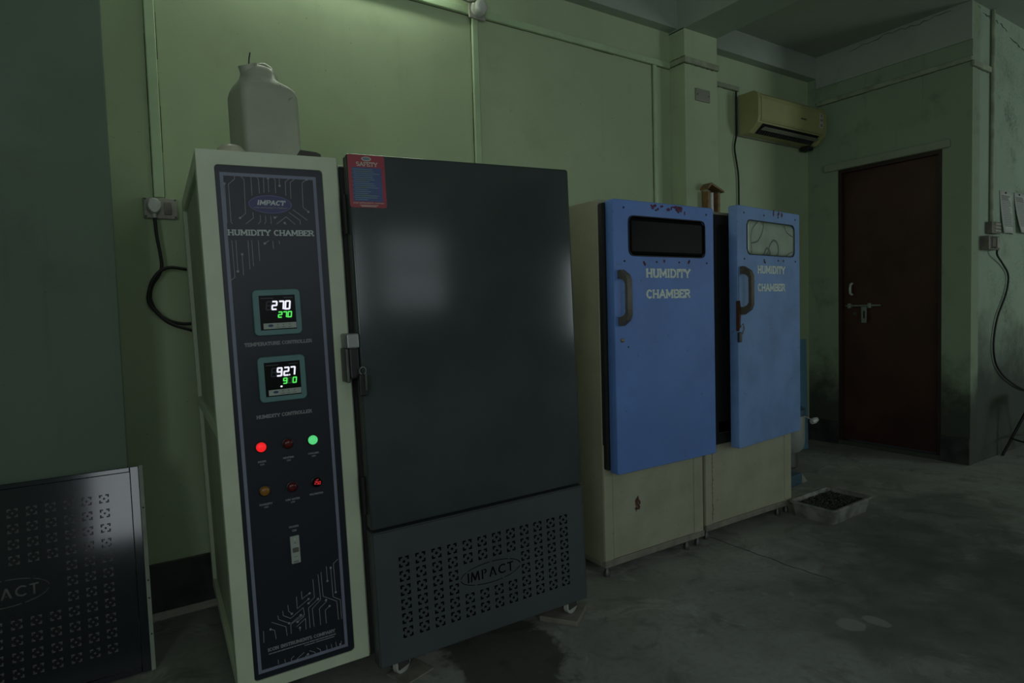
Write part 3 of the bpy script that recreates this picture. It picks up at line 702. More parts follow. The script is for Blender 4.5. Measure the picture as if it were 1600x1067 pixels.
# control panel and its print
PY = .006
cp = link('control_panel', plate([rrect(.046, .346, .118, 1.636, .012)], PY+.003, .003), 'navy', T1)
Y1 = PY-.0006
def frame_print(name, x0, x1, z0, z1, wd, y, mat, par):
    mb = MB(); mb.strokes([], y, wd)
    for a, b_, c_, d in ((x0, x1, z1-wd, z1), (x0, x1, z0, z0+wd), (x0, x0+wd, z0+wd, z1-wd), (x1-wd, x1, z0+wd, z1-wd)):
        mb.poly([(a, y, c_), (b_, y, c_), (b_, y, d), (a, y, d)])
    return mb.build(name, mat, par, fix=False)
frame_print('border_print', .0585, .3265, .136, 1.616, .0095, Y1, 'print_lilac', cp)
CIRC = [([(0.0699,1.5838),(0.0683,1.4714)],'s'),([(0.0978,1.6062),(0.0972,1.5981),(0.0802,1.5828),(0.0793,1.4749),(0.0826,1.4707)],''),([(0.1141,1.6071),(0.1226,1.5979),(0.1196,1.5002),(0.1043,1.4874)],'e'),([(0.1416,1.607),(0.1409,1.5538)],''),([(0.1581,1.608),(0.1615,1.6),(0.1618,1.5599)],''),([(0.176,1.61),(0.1745,1.5628)],''),([(0.1885,1.6047),(0.1879,1.565)],'s'),([(0.2037,1.6082),(0.2079,1.6008),(0.2069,1.5632)],''),([(0.2195,1.6064),(0.2196,1.5848)],'e'),([(0.2494,1.6081),(0.2366,1.5973),(0.2354,1.5571)],''),([(0.2668,1.609),(0.2505,1.5964),(0.2494,1.5476)],''),([(0.2993,1.6074),(0.2848,1.5965),(0.2831,1.5234),(0.2976,1.5102)],'se'),([(0.1398,1.504),(0.1402,1.4883),(0.1184,1.4708)],''),([(0.1595,1.4963),(0.1591,1.4782),(0.1524,1.4714)],''),([(0.1735,1.495),(0.1739,1.4785),(0.1693,1.4718)],''),([(0.1883,1.4947),(0.1883,1.4721)],''),([(0.2068,1.4942),(0.1995,1.4907)],'e'),([(0.2037,1.4724),(0.2317,1.4938),(0.2563,1.4717)],''),([(0.2265,1.4755),(0.231,1.4712)],'s'),([(0.241,1.5069),(0.2714,1.4839),(0.2715,1.472)],''),([(0.2528,1.5156),(0.2925,1.4851)],''),([(0.0776,1.4221),(0.0782,1.3173),(0.0616,1.3041)],''),([(0.0882,1.4222),(0.0873,1.3341)],'e'),([(0.1023,1.383),(0.1017,1.3234)],'s'),([(0.1207,1.4224),(0.1204,1.3401)],''),([(0.1309,1.4224),(0.1306,1.3492)],''),([(0.1489,1.4225),(0.1485,1.3639)],''),([(0.1779,1.4227),(0.1662,1.4146)],'e'),([(0.1889,1.4214),(0.1896,1.3993)],''),([(0.2072,1.4215),(0.2076,1.4138)],''),([(0.081,0.2625),(0.0797,0.2279)],''),([(0.101,0.2619),(0.112,0.2561),(0.1147,0.2283)],'s'),([(0.1056,0.2825),(0.1447,0.2569),(0.1465,0.2282)],''),([(0.1242,0.2976),(0.1255,0.2854),(0.1547,0.2646)],'e'),([(0.1389,0.3076),(0.1394,0.293),(0.1603,0.2781),(0.1986,0.3007),(0.2009,0.2778),(0.1591,0.2599),(0.1586,0.2311)],''),([(0.1548,0.3204),(0.1557,0.3022),(0.1644,0.2915)],'e'),([(0.1814,0.3398),(0.1811,0.3025),(0.2163,0.3229)],'e'),([(0.1967,0.3524),(0.1973,0.3284),(0.2207,0.3398)],'e'),([(0.2332,0.3799),(0.2342,0.3229),(0.2153,0.3095)],'e'),([(0.2497,0.3909),(0.2521,0.3108),(0.2253,0.2893),(0.2269,0.2312)],''),([(0.2445,0.3148),(0.2143,0.2943),(0.2148,0.2315)],'s'),([(0.259,0.3971),(0.2603,0.3189),(0.3011,0.2914),(0.3024,0.2312)],''),([(0.2765,0.4097),(0.2767,0.3636)],'e'),([(0.2894,0.4029),(0.2907,0.3084),(0.3124,0.2927),(0.3123,0.231)],'s'),([(0.3135,0.4245),(0.2986,0.4144),(0.2997,0.3209)],'e'),([(0.2683,0.3044),(0.2689,0.299),(0.2463,0.2831),(0.2467,0.2309)],'s'),([(0.2778,0.2824),(0.2638,0.2727),(0.2643,0.2307)],'s'),([(0.19,0.2793),(0.1608,0.2627)],'s'),([(0.1792,0.2611),(0.1999,0.2729)],'s'),([(0.1756,0.2472),(0.2032,0.265),(0.2025,0.2309)],''),([(0.1848,0.2409),(0.1851,0.2313)],'s'),([(0.1156,0.1623),(0.1159,0.1493)],''),([(0.1346,0.1575),(0.1354,0.147)],''),([(0.1615,0.1586),(0.1532,0.1528),(0.1544,0.1422)],''),([(0.1921,0.1603),(0.1703,0.147),(0.1698,0.1403)],''),([(0.2028,0.1505),(0.1876,0.1418)],'s'),([(0.2083,0.1601),(0.2239,0.1496),(0.2251,0.1423)],''),([(0.2313,0.1611),(0.2406,0.1528),(0.2417,0.1437)],''),([(0.2595,0.1605),(0.2616,0.1423)],''),([(0.2745,0.1591),(0.2767,0.1425)],''),([(0.2889,0.1614),(0.2909,0.1414)],''),([(0.3027,0.1498),(0.3074,0.1589)],'s')]
mb = MB()
for pts, dots in CIRC:
    mb.strokes([(*p, *q) for p, q in zip(pts, pts[1:])], Y1, .0017)
    if 's' in dots: mb.disc(*pts[0], Y1-.0001, .0036, n=10)
    if 'e' in dots: mb.disc(*pts[-1], Y1-.0001, .0036, n=10)
mb.build('circuit_print', 'print_trace', cp, fix=False)['kind'] = 'stuff'
MB().disc(.190, 1.529, Y1-.0002, .0605, .0265, 40).build('logo_rim', 'logo_rim', cp, fix=False)
MB().disc(.190, 1.529, Y1-.0004, .0582, .0245, 40).build('logo_oval', 'logo_blue', cp, fix=False)
print_text('logo_lettering', 'IMPACT', .152, .230, 1.526, 1.541, Y1-.0006, 'print_grey', cp, th=.2, serif=0, shear=.18)
print_text('logo_small_line', 'ICON INSTRUMENTS COMPANY', .143, .238, 1.5165, 1.5205, Y1-.0006, 'print_dim', cp, th=.2, serif=0)
print_text('title_lettering', 'HUMIDITY CHAMBER', .068, .309, 1.437, 1.4545, Y1, 'print_grey', cp, th=.17)
print_text('controller_label', 'TEMPERATURE CONTROLLER', .090, .281, 1.1145, 1.1255, Y1, 'print_dim', cp, th=.19)
print_text('controller_label', 'HUMIDITY CONTROLLER', .107, .266, .899, .910, Y1, 'print_dim', cp, th=.19)
print_text('maker_lettering', 'ICON INSTRUMENTS COMPANY', .0885, .289, .1955, .2065, Y1, 'print_dim', cp, th=.19)
mb = MB(); r = random.Random(3); segs = []; x = .092
while x < .288: w2 = r.uniform(.005, .014); segs.append((x, .188, min(x+w2, .29), .188)); x += w2+.0035
mb.strokes(segs, Y1, .0032); mb.strokes([(.195, .181, .225, .181), (.230, .181, .285, .181)], Y1, .0026)
mb.build('maker_address_print', 'print_dim', cp, fix=False)

def controller(name, x0, z0, top, low, dot):
    """square digital controller: teal bezel, black screen, seven segment digits, button strip"""
    W = .1345; t = link(name, plate([rrect(x0, x0+W, z0, z0+W, .013)], PY-.005, .005, .002), 'teal', T1)
    yb = PY-.0105
    def X(u): return x0+u*W
    def Z(v): return z0+(1-v)*W
    MB().box(X(.125), X(.885), yb-.002, yb+.001, Z(.885), Z(.125), bev=.001).build('screen', 'screen', t)
    ys = yb-.0025
    mb = MB(); mb.poly([(X(.185), ys, Z(.86)), (X(.875), ys, Z(.86)), (X(.875), ys, Z(.735)), (X(.185), ys, Z(.735))])
    mb.build('button_strip', 'strip', t, fix=False)
    MB().disc(X(.335), Z(.79), ys-.0003, W*.055, W*.030).build('set_button', 'blue_ink', t, fix=False)
    mb = MB()
    for u in (.48, .60, .73): mb.disc(X(u), Z(.775), ys-.0003, W*.016); mb.strokes([(X(u-.035), Z(.83), X(u+.035), Z(.83))], ys-.0003, W*.015)
    mb.build('button_marks', 'ink', t, fix=False)
    mb = MB(); mb.strokes([(X(.17), Z(.19), X(.42), Z(.19)), (X(.65), Z(.185), X(.83), Z(.185))], ys, W*.022)
    mb.build('screen_print', 'led_off', t, fix=False)['kind'] = 'stuff'
    mw, mg, md, mo = MB(), MB(), MB(), MB()
    dw = W*.098; xs = [.265, .385, .530, .662]
    seven(mo, '8', X(xs[0]), Z(.44), dw, W*.175, ys, W*.024)
    for ch, u in zip(top, xs[1:]): seven(mw, ch, X(u), Z(.435), dw*.92, W*.17, ys, W*.036)
    mw.disc(X(.648), Z(.432), ys-.0002, W*.017)
    xl = [.505, .605, .708]
    for ch, u in zip(low, xl):
        seven(md if ch.islower() else mg, ch.replace('o', '0'), X(u), Z(.615), dw*.70, W*.115, ys, W*.027)
    if not dot: mg.disc(X(.697), Z(.612), ys-.0002, W*.013)
    if dot: MB().disc(X(.46), Z(.675), ys, W*.024, W*.02, 12).build('status_dot', 'led_white', t, fix=False)
    mw.build('white_digits', 'led_white', t, fix=False); mg.build('green_digits', 'led_green', t, fix=False)
    md.build('faint_digits', 'led_dim', t, fix=False); mo.build('unlit_digits', 'led_off', t, fix=False)
controller('temperature_controller', .119, 1.144, '270', '270', False)
controller('humidity_controller', .1195, .9465, '927', '9o0', True)

def lamp(x, z, mat, label):
    t = MB().lathe([(0, 0), (.0172, 0), (.0172, .004), (.0145, .006), (0, .006)], (x, PY, z), 24, (0, -1, 0)).build('indicator_lamp', 'black', T1, 40, label)
    MB().lathe([(.0142, .005), (.0140, .009), (.0115, .0125), (.006, .0142), (0, .0146)], (x, PY, z), 24, (0, -1, 0)).build('lens', mat, t, 60)
    return t
lamp(.113, .816, 'lamp_red_on', 'lit red indicator lamp'); lamp(.189, .815, 'lamp_red_off', 'unlit dark red indicator lamp, upper row')
lamp(.262, .815, 'lamp_green_on', 'lit green indicator lamp'); lamp(.114, .684, 'lamp_amber_off', 'unlit amber indicator lamp')
lamp(.192, .6815, 'lamp_red_off', 'unlit dark red indicator lamp, lower row')
vt = lamp(.265, .683, 'glass_dark', 'round voltmeter with red lit digits')
mb = MB()
for k, ch in enumerate('250'): seven(mb, ch, .2565+k*.0062, .679-k*.0010, .0040, .0085, PY-.0152, .0016)
mb.strokes([(.262, .691, .268, .693)], PY-.0152, .002)
mb.build('red_digits', 'seg_red', vt, fix=False)
for x, z, l1, l2 in ((.113, .769, 'MAINS', 'ON'), (.1885, .769, 'HEATING', 'ON'), (.262, .770, 'COOLING', 'ON'), (.115, .640, 'HUMIDITY', 'ON'), (.1915, .640, 'LOW WATER', 'ON'), (.262, .643, 'VOLTMETER', '')):
    wd = len(l1)*.0046; h = .0058
    print_text('lamp_label', l1, x-wd/2, x+wd/2, z, z+h, Y1, 'print_dim', cp, th=.2)
    if l2: print_text('lamp_label', l2, x-.006, x+.006, z-.0085, z-.0085+h*.85, Y1, 'print_dim', cp, th=.2)
print_text('switch_label', 'MAINS', .175, .203, .555, .5615, Y1, 'print_dim', cp, th=.2)
print_text('switch_label', 'ON', .183, .196, .5425, .549, Y1, 'print_dim', cp, th=.2)
t = MB().box(.1745, .2015, PY-.006, PY+.001, .445, .530, bev=.002).build('breaker_switch', 'strip', T1)
MB().box(.180, .197, PY-.0085, PY-.005, .480, .494, bev=.001).build('toggle', 'handle', t)
MB().lathe([(0, .002), (.003, .0015), (.003, 0)], (.188, PY-.006, .521), 12, (0, -1, 0)).build('screw', 'white_plastic', t)
mb = MB(); mb.disc(.188, .509, PY-.0064, .0035, .0022); mb.strokes([(.183, .466, .193, .466)], PY-.0064, .002); mb.box(.181, .195, PY-.0067, PY-.006, .448, .454)
mb.build('breaker_marks', 'ink', t, fix=False)['kind'] = 'stuff'

# door with latch and safety sticker
dr = MB().box(.407, 1.2265, -.057, -.031, .508, 1.682, bev=.010, seg=3).build('door', 'gunmetal', T1, 35)
me = plate([rrect(.409, .525, 1.518, 1.678, .008)], -.0576, .0005); sk = link('safety_sticker', me, 'red', T1)
YS = -.0584
mb = MB(); mb.poly([(.421, YS, 1.537), (.513, YS, 1.537), (.513, YS, 1.640), (.421, YS, 1.640)]); mb.build('blue_field', 'sticker_blue', sk, fix=False)
MB().disc(.4675, 1.6665, YS, .0155, .0072, 24).build('sticker_oval', 'sticker_white', sk, fix=False)
MB().disc(.4675, 1.6665, YS-.0002, .0120, .0042, 24).build('sticker_logo', 'sticker_text', sk, fix=False)
print_text('sticker_title', 'SAFETY', .435, .502, 1.6435, 1.657, YS-.0001, 'sticker_white', sk, th=.17)
mb, my = MB(), MB(); r = random.Random(11); z = 1.634
for k in range(16):
    x = .427; e = r.uniform(.462, .509); mb.strokes([(x, z, e, z)], YS-.0003, .0026)
    if k % 4 == 1: my.strokes([(.440, z, .468, z)], YS-.0005, .0026)
    if k % 2 == 0: mb.strokes([(.422, z, .4235, z)], YS-.0003, .0026)
    z -= .0061
mb.build('sticker_lines', 'sticker_text', sk, fix=False); my.build('sticker_marked_words', 'sticker_yellow', sk, fix=False)
print_text('sticker_footer', 'ICON INSTRUMENTS COMPANY', .419, .517, 1.530, 1.534, YS, 'sticker_white', sk, th=.2, serif=.05)
mb = MB(); mb.strokes([(.440, 1.5255, .497, 1.5255), (.444, 1.5220, .492, 1.5220)], YS, .0018); mb.build('sticker_footer_lines', 'sticker_white', sk, fix=False)
hd = MB().box(.367, .404, -.075, -.004, 1.090, 1.135, bev=.004).build('door_latch', 'steel', T1)
mb = MB(); mb.box(.372, .402, -.072, -.012, .995, 1.092, bev=.006); mb.build('latch_lever', 'black', hd)
MB().box(.363, .373, -.066, -.004, .985, 1.090, bev=.003).build('latch_plate', 'dark_steel', hd)
for z in (1.50, .62): MB().cyl((.400, -.030, z-.06), (.400, -.030, z+.06), .007, n=10).build('hinge_pin', 'rubber', T1, 40)
# lower front with its pierced grille
rows = [.394-.0468*k for k in range(6)]; cols = [.508+.0568*k for k in range(12)]
holes = []
for i, z in enumerate(rows):
    for k, x in enumerate(cols):
        if i in (2, 3) and 4 <= k <= 7: continue
        holes += motif(x, z-.006)
holes += stencil_logo(.8215, .271)
gp = link('grille_panel', plate([rrect(.412, 1.2215, .066, .496, .003)]+holes, -.056, .0008), 'gunmetal_low', T1)
mb = MB()
mb.box(.407, .412, -.057, -.004, .0607, .501, .0018, 1); mb.box(1.2215, 1.2265, -.057, -.004, .0607, .501, .0018, 1)
mb.box(.412, 1.2215, -.057, -.004, .0607, .066, .0018, 1); mb.box(.412, 1.2215, -.057, -.004, .496, .501, .0018, 1)
mb.build('grille_return', 'gunmetal_low', gp)
MB().box(.413, 1.2205, -.012, -.0045, .067, .495).build('grille_backing', 'void', gp)
# casters (ground plane is z = -0.025*x in the leaning frame; the right pair stands on boards)
def caster(x, y, zg, rot):
    R = .035; zc = zg+R
    t = MB().box(x-.030, x+.030, y-.030, y+.030, .072, .086, bev=.003).build('caster', 'steel', T1)
    q = Matrix.Translation((x, y, 0)) @ Matrix.Rotation(rot, 4, 'Z') @ Matrix.Translation((-x, -y, 0))
    for s in (-1, 1): MB().box(x-.016, x+.034, y+s*.017-.002, y+s*.017+.002, zc-.008, .073, mat=q).build('caster_fork', 'dark_steel', t)
    mb = MB(); prof = [(0, -.012), (.030, -.012), (R, -.008), (R, .008), (.030, .012), (0, .012)]
    ax = q.to_3x3() @ Vector((0, 1, 0)); c = q @ Vector((x+.016, y, zc))
    mb.lathe(prof, c, 22, ax); mb.build('caster_wheel', 'caster', t, 40)
for x, y, rot, zg in ((.486, .000, .5, -.0118), (1.172, -.005, .35, -.0085), (.10, .035, .2, -.002), (.490, .84, 1.2, -.0105), (1.155, .84, 2.0, -.0275), (.10, .84, .7, -.002)):
    caster(x, y, zg, rot)
MB().box(.02, .37, .06, DP-.06, .072, .086).build('base_plate', 'dark_steel', T1)
# key bunch hanging on the latch
t = thing('key_bunch', 'dark keys on a ring hanging from the latch of the grey chamber door', 'keys', (.280+.385-.010, 1.940-.105, 1.030))
mb = MB(); mb.tube([(.010*math.cos(a*PI/8), -.002, .012*math.sin(a*PI/8)) for a in range(17)], .0017, 6); mb.build('key_ring', 'steel', t, 60)
MB().box(-.013, .010, -.006, .006, -.078, -.010, bev=.004).build('key_fob', 'black', t)
MB().box(.004, .010, -.010, -.007, -.060, -.008, bev=.001).build('key', 'dark_steel', t)
# boards the casters stand on
def board(x, y, rz, sx, sy, h, label):
    o = MB().box(-sx/2, sx/2, -sy/2, sy/2, 0, h, bev=.002).build('floor_board', 'board'); o.location = (x, y, 0.0005); o.rotation_euler = (0, 0, rz)
    return tag(o, label, 'board', 'boards under the casters')
board(1.455, 1.905, -.95, .15, .15, .0205, 'small square board under the right front caster of the grey chamber')
board(.800, 1.900, .3, .12, .10, .006, 'thin square board under the left front caster of the grey chamber')

# ================================================================ PERFORATED PANEL LEANING ON THE LEFT PILLAR
lean = math.atan2(.16, .74)
T2 = thing('perforated_panel', 'loose dark perforated steel panel with a cut-out name leaning on the left pillar', 'panel', (0, 2.44, 0.001), (-lean, 0, 0))
holes = []
for k in range(12):
    for i in range(11):
        if 3 <= k <= 8 and 4 <= i <= 6: continue
        holes += motif(-.027-.05*k, .602-.0497*i, .0145, .0100, .0048, .0036)
holes += stencil_logo(-.306, .354, .119, .043)
pp = link('pierced_sheet', plate([[(-.668, .022), (.052, .022), (.052, .680), (-.668, .680)]]+holes, 0, .0006), 'navy_steel', T2)
mb = MB()
for bx_ in ((.053, .080, -.010, .004, .004, .698), (-.700, -.669, -.010, .004, .004, .698), (-.669, .053, -.008, .004, .681, .698), (-.669, .053, -.008, .004, .004, .021)):
    MB().box(*bx_, .002, 1).build('rim_bar', 'navy_steel', T2)
for pl_ in ([(.080, -.009), (.093, -.001), (.093, .022), (.080, .022)], [(-.713, -.001), (-.700, -.009), (-.700, .022), (-.713, .022)]):
    MB().prism(pl_, .001, .699, 'xy').build('side_flange', 'bare_edge', T2)
MB().box(-.668, .052, .009, .012, .022, .680).build('pale_backing', 'backing', T2, label='pale liner sheet added behind the pierced holes')  # sheet added so the cut-outs look pale
for z in (.30, .12, .24, .55): MB().lathe([(0, .002), (.003, .0015), (.003, 0)], (.0865, -.0055, z), 10, (.5, -.85, 0)).build('rivet', 'dark_steel', T2)

# ================================================================ THINGS ON TOP OF THE CONTROL COLUMN
TOPZ = 1.677
def top_z(x): return TOPZ+.025*(x-.28)+.0005
t = thing('jerrycan', 'dirty grey-white plastic jerrycan with an open spout on top of the control column', 'jerrycan', (.503, 2.27, top_z(.503)), (0, -.025, .14))
def rr3(wx, wy, z, r, ox=0, n=4):
    return [(x+ox, y, z) for x, y in rrect(-wx/2, wx/2, -wy/2, wy/2, min(r, wx/2-.001, wy/2-.001), n)]
mb = MB()
mb.loft([rr3(.176, .15, 0, .02), rr3(.190, .165, .008, .02), rr3(.190, .165, .034, .02), rr3(.185, .160, .038, .02), rr3(.190, .165, .042, .02), rr3(.192, .166, .15, .022), rr3(.190, .165, .266, .022), rr3(.184, .158, .284, .028), rr3(.162, .142, .300, .036, -.004), rr3(.128, .116, .314, .04, -.010), rr3(.112, .098, .326, .04, -.012), rr3(.106, .090, .344, .036, -.010), rr3(.086, .074, .360, .03, -.006), rr3(.05, .046, .368, .02, -.004)])
mb.build('can_body', 'can', t, 70)
mb = MB(); mb.lathe([(.0, .016), (.026, .016), (.031, .019), (.031, -.004), (.036, -.012), (.045, -.03), (.0, -.03)], (-.040, -.006, .350), 20, (-.40, -.22, 1)); mb.build('spout', 'can', t, 50)
MB().lathe([(0, .0175), (.024, .0175), (.024, .015), (0, .015)], (-.040, -.006, .350), 20, (-.40, -.22, 1)).build('open_mouth', 'void', t)
mb = MB(); hp = smooth_path([(-.012, 0, .345), (.000, 0, .362), (.012, 0, .366), (.026, 0, .358), (.038, 0, .338), (.046, 0, .305)], 4)
mb.tube(hp, .0195, 10); mb.build('carry_handle', 'can', t, 70)
MB().tube([(-.040, 0, .35), (-.036, 0, .390), (-.031, 0, .412)], .0022, 6).build('straw_wire', 'rubber', t)
t = thing('plastic_dish', 'round cream plastic dish upturned on the column top left of the jerrycan', 'dish', (.356, 2.085, top_z(.356)))
MB().lathe([(0, 0), (.041, 0), (.044, .008), (.041, .036), (.030, .048), (0, .051)], (0, 0, 0), 24).build('dish_shell', 'bowl', t, 50)
o = MB().prism([(-.034, 0), (.034, 0), (.034, .026), (.02, .032), (-.028, .036), (-.034, .026)], -.02, .02).build('strap_piece', 'strap')
o.location = (.574, 2.02, top_z(.574)); o.rotation_euler = (0, -.025, -.1); tag(o, 'small dark rubber piece lying on the column top right of the jerrycan', 'rubber piece')

# ================================================================ TWO BLUE HUMIDITY CHAMBERS
def blue_chamber(x0, x1, yf, yb, hinge, ang, blue, label, foggy, hmat):
    root = thing('humidity_chamber', label, 'test chamber', ((x0+x1)/2, yf, 0), group='two cream and blue humidity chambers')
    cx = (x0+x1)/2; a, b_ = x0-cx, x1-cx; D = yb-yf
    MB().box(a, b_, 0, D, .075, 1.668, bev=.004).build('cabinet_body', 'tan_side', root)
    MB().box(a+.004, b_-.004, -.0015, .006, .48, 1.664).build('front_frame', 'tan', root)
    MB().box(a+.002, a+.052, -.005, .002, .078, .60, .002, 1).build('front_stile', 'tan', root); MB().box(b_-.067, b_-.002, -.005, .002, .078, .60, .002, 1).build('front_stile', 'tan', root)
    MB().box(a+.054, b_-.069, -.004, .002, .080, .60, .002, 1).build('lower_panel', 'tan', root)
    mb = MB(); mb.box(a-.002, b_+.002, -.010, .02, .050, .080, .003, 1); mb.box(a-.002, a+.02, .02, D, .050, .080, .003, 1); mb.box(b_-.02, b_+.002, .02, D, .050, .080, .003, 1); mb.box(a, b_, D-.02, D, .050, .080)
    mb.build('base_rail', 'tan_rail', root)
    for fx in (a+.03, b_-.10, b_-.02):
        for fy in (.02, D-.03):
            MB().lathe([(0, 0), (.014, 0), (.015, .02), (.008, .03), (.008, .055), (0, .055)], (fx, fy, 0), 12).build('foot', 'dark_steel', root, 40)
    # black rubber gasket round the opening and a black sheet giving the hollow's shade by colour
    link('gasket', plate([rrect(a+.004, b_-.004, .49, 1.650, .01), rrect(a+.085, b_-.07, .54, 1.60, .02)], -.012, .012), 'rubber', root)
    MB().box(a+.086, b_-.071, -.004, -.0018, .541, 1.599).build('hollow_black_sheet', 'void', root)
    # door: local origin at the lower hinge corner, back face
    W, H, TH = .646, 1.182 if not foggy else 1.208, .048
    dme = plate([rrect(-W, 0, 0, H, .010), rrect(-.557, -.064, H-.238, H-.066, .030)], -TH/2, TH/2-.003, .003)
    door = link('door', dme, blue, root)
    door.location = (hinge[0]-cx, hinge[1]-yf, hinge[2]); door.rotation_euler = (0, 0, ang)
    wz0, wz1 = H-.238, H-.066
    MB().box(-.5568, -.0642, -.0468, -.030, wz0+.0002, wz1-.0002, bev=.020, seg=3).build('window_pane', 'glass_fog' if foggy else 'glass_dark', door)
    link('window_seal', plate([rrect(-.5585, -.0625, wz0-.0015, wz1+.0015, .0315), rrect(-.5545, -.0665, wz0+.0025, wz1-.0025, .0275)], -TH-.001, .002), 'rubber', door)
    if foggy:
        mb = MB(); yy = -.0472
        def hose(pts, th):
            P = smooth_path([(x, 0, z) for x, z in pts], 6); mb.strokes([(p.x, p.z, q.x, q.z) for p, q in zip(P, P[1:])], yy, th)
        def F(u, v): return (-.557+u*.493, wz1-v*.172)
        hose([F(.22, .03), F(.12, .22), F(.08, .5), F(.10, .97)], .006); hose([F(.34, .03), F(.31, .3), F(.22, .58), F(.10, .66)], .008)
        hose([F(.78, .06), F(.84, .25), F(.97, .36)], .007); hose([F(.42, .97), F(.46, .70), F(.54, .53), F(.62, .60), F(.65, .80), F(.64, .97)], .010)
        hose([F(.36, .97), F(.37, .85), F(.41, .78), F(.46, .86), F(.48, .98)], .012); hose([F(.83, .98), F(.90, .88), F(.98, .83)], .006)
        mb.build('hose_lines', 'hose', door, fix=False)
    Yp = -TH-.0006
    zt = H-.291
    print_text('door_lettering', 'HUMIDITY', -.457, -.170, zt-.042, zt, Yp, 'cream_letter', door, th=.205, serif=.09)
    print_text('door_lettering', 'CHAMBER', -.457, -.172, zt-.134, zt-.093, Yp, 'cream_letter', door, th=.205, serif=.09)
    for sx in (-.583, -.388, -.242, -.052):
        for sz in (H-.034, H-.262):
            MB().lathe([(0, .003), (.0045, .002), (.005, 0)], (sx, -TH, sz), 10, (0, -1, 0)).build('door_screw', 'black', door, 40)
    r = random.Random(int(hinge[0]*100)); mb = MB()
    if not foggy:
        for k in range(26):
            x = r.choice((r.uniform(-.43, -.35), r.uniform(-.43, -.20), r.uniform(-.26, -.22))); mb.disc(x, H-.020+r.uniform(-.009, .009)-(.010 if x > -.22 else 0), Yp-.00006*k, r.uniform(.004, .013), r.uniform(.004, .010), 7)
    else:
        for x in (-.292, -.238, -.200):
            for k in range(4): mb.disc(x+r.uniform(-.008, .008), H-.014+r.uniform(-.010, .010), Yp-.0001*k, r.uniform(.004, .008), r.uniform(.006, .013), 7)
    for x, z in ((-.468, H-.266), (-.462, H-.274), (-.174, H-.255), (-.180, H-.262), (-.340, H-.258)) if not foggy else ((-.389, H-.27), (-.380, H-.275), (-.186, H-.262)):
        mb.disc(x, z, Yp-.0002, .006, .008, 7)
    mb.build('maroon_smears', 'maroon', door, fix=False)['kind'] = 'stuff'
    # strap handle
    x = -.613; hz0, hz1 = H-.537, H-.302; y0 = -TH
    out = [(y0, hz1), (y0-.014, hz1+.002), (y0-.050, hz1-.022), (y0-.060, hz1-.045), (y0-.060, hz0+.045), (y0-.050, hz0+.022), (y0-.014, hz0-.002), (y0, hz0)]
    inn = [(y0, hz1-.036), (y0-.012, hz1-.034), (y0-.036, hz1-.044), (y0-.045, hz1-.058), (y0-.045, hz0+.058), (y0-.036, hz0+.044), (y0-.012, hz0+.034), (y0, hz0+.036)]
    hb = MB()
    for i in range(7):                                    # a bent strap, one brick of the C at a time
        q = [out[i], out[i+1], inn[i+1], inn[i]]
        for xx in (x-.014, x+.014): hb.poly([(xx, a_, b2) for a_, b2 in q])
        for pr in ((out[i], out[i+1]), (inn[i], inn[i+1])): hb.poly([(x-.014, *pr[0]), (x+.014, *pr[0]), (x+.014, *pr[1]), (x-.014, *pr[1])])
    bmesh.ops.remove_doubles(hb.bm, verts=hb.bm.verts, dist=1e-6)
    hb.build('door_handle', hmat, door, 30)
    if not foggy:
        MB().lathe([(0, .006), (.006, .006), (.009, .004), (.009, 0)], (-.606, -TH, H-.602), 16, (0, -1, 0)).build('door_lock', 'brass', door, 40)
        MB().lathe([(0, .002), (.004, .001), (.004, 0)], (-.570, -TH, H-.632), 10, (0, -1, 0)).build('door_screw', 'black', door)
    return root, door
r1, d1 = blue_chamber(1.800, 2.452, 2.05, 2.84, (2.466, 2.022, .478), 0, 'blue_a',
    'cream humidity chamber with a blue door and dark window, next to the grey chamber', False, 'handle')
r2, d2 = blue_chamber(2.505, 3.243, 2.08, 2.86, (3.258, 2.078, .478), math.radians(6.5), 'blue_b',
    'second humidity chamber, its faded blue door ajar with a pale fogged window', True, 'handle_b')
# rust chip on the first lower panel, rust line down the second stile
rr = random.Random(5); mb = MB()
for k in range(14):
    x = rr.gauss(-.126, .006); z = rr.gauss(.295, .013); n = 7; ph = rr.random()*6
    rad = rr.uniform(.004, .011)
    mb.poly([(x+rad*rr.uniform(.4, 1.3)*math.cos(ph+2*PI*i/n), -.0046-.0001*k, z+1.3*rad*rr.uniform(.4, 1.3)*math.sin(ph+2*PI*i/n)) for i in range(n)])
mb.build('rust_chip', 'rust', r1, fix=False)
mb = MB()
for k in range(22):
    z = .10+.022*k; x = -.316+rr.uniform(-.003, .003); mb.poly([(x-.002, -.0056, z-.003), (x+rr.uniform(.001, .005), -.0056-.0001*(k%2), z+.008), (x+rr.uniform(-.001, .002), -.0056, z+.024)])
mb.build('rust_line', 'rust', r2, fix=False)
# chipped padlock hasp on the ajar door
hz = 1.208
MB().prism([(-.652, hz-.62), (-.640, hz-.60), (-.632, hz-.52), (-.640, hz-.47), (-.650, hz-.47)], -.056, -.040).build('hasp_plate', 'rust', d2)
MB().box(-.653, -.632, -.062, -.046, hz-.675, hz-.625, bev=.004).build('hasp_lock', 'dark_steel', d2)
MB().tube([(-.642, -.060, hz-.60), (-.630, -.066, hz-.585), (-.622, -.066, hz-.61), (-.630, -.062, hz-.635)], .004, 6).build('hasp_ring', 'steel', d2, 60)

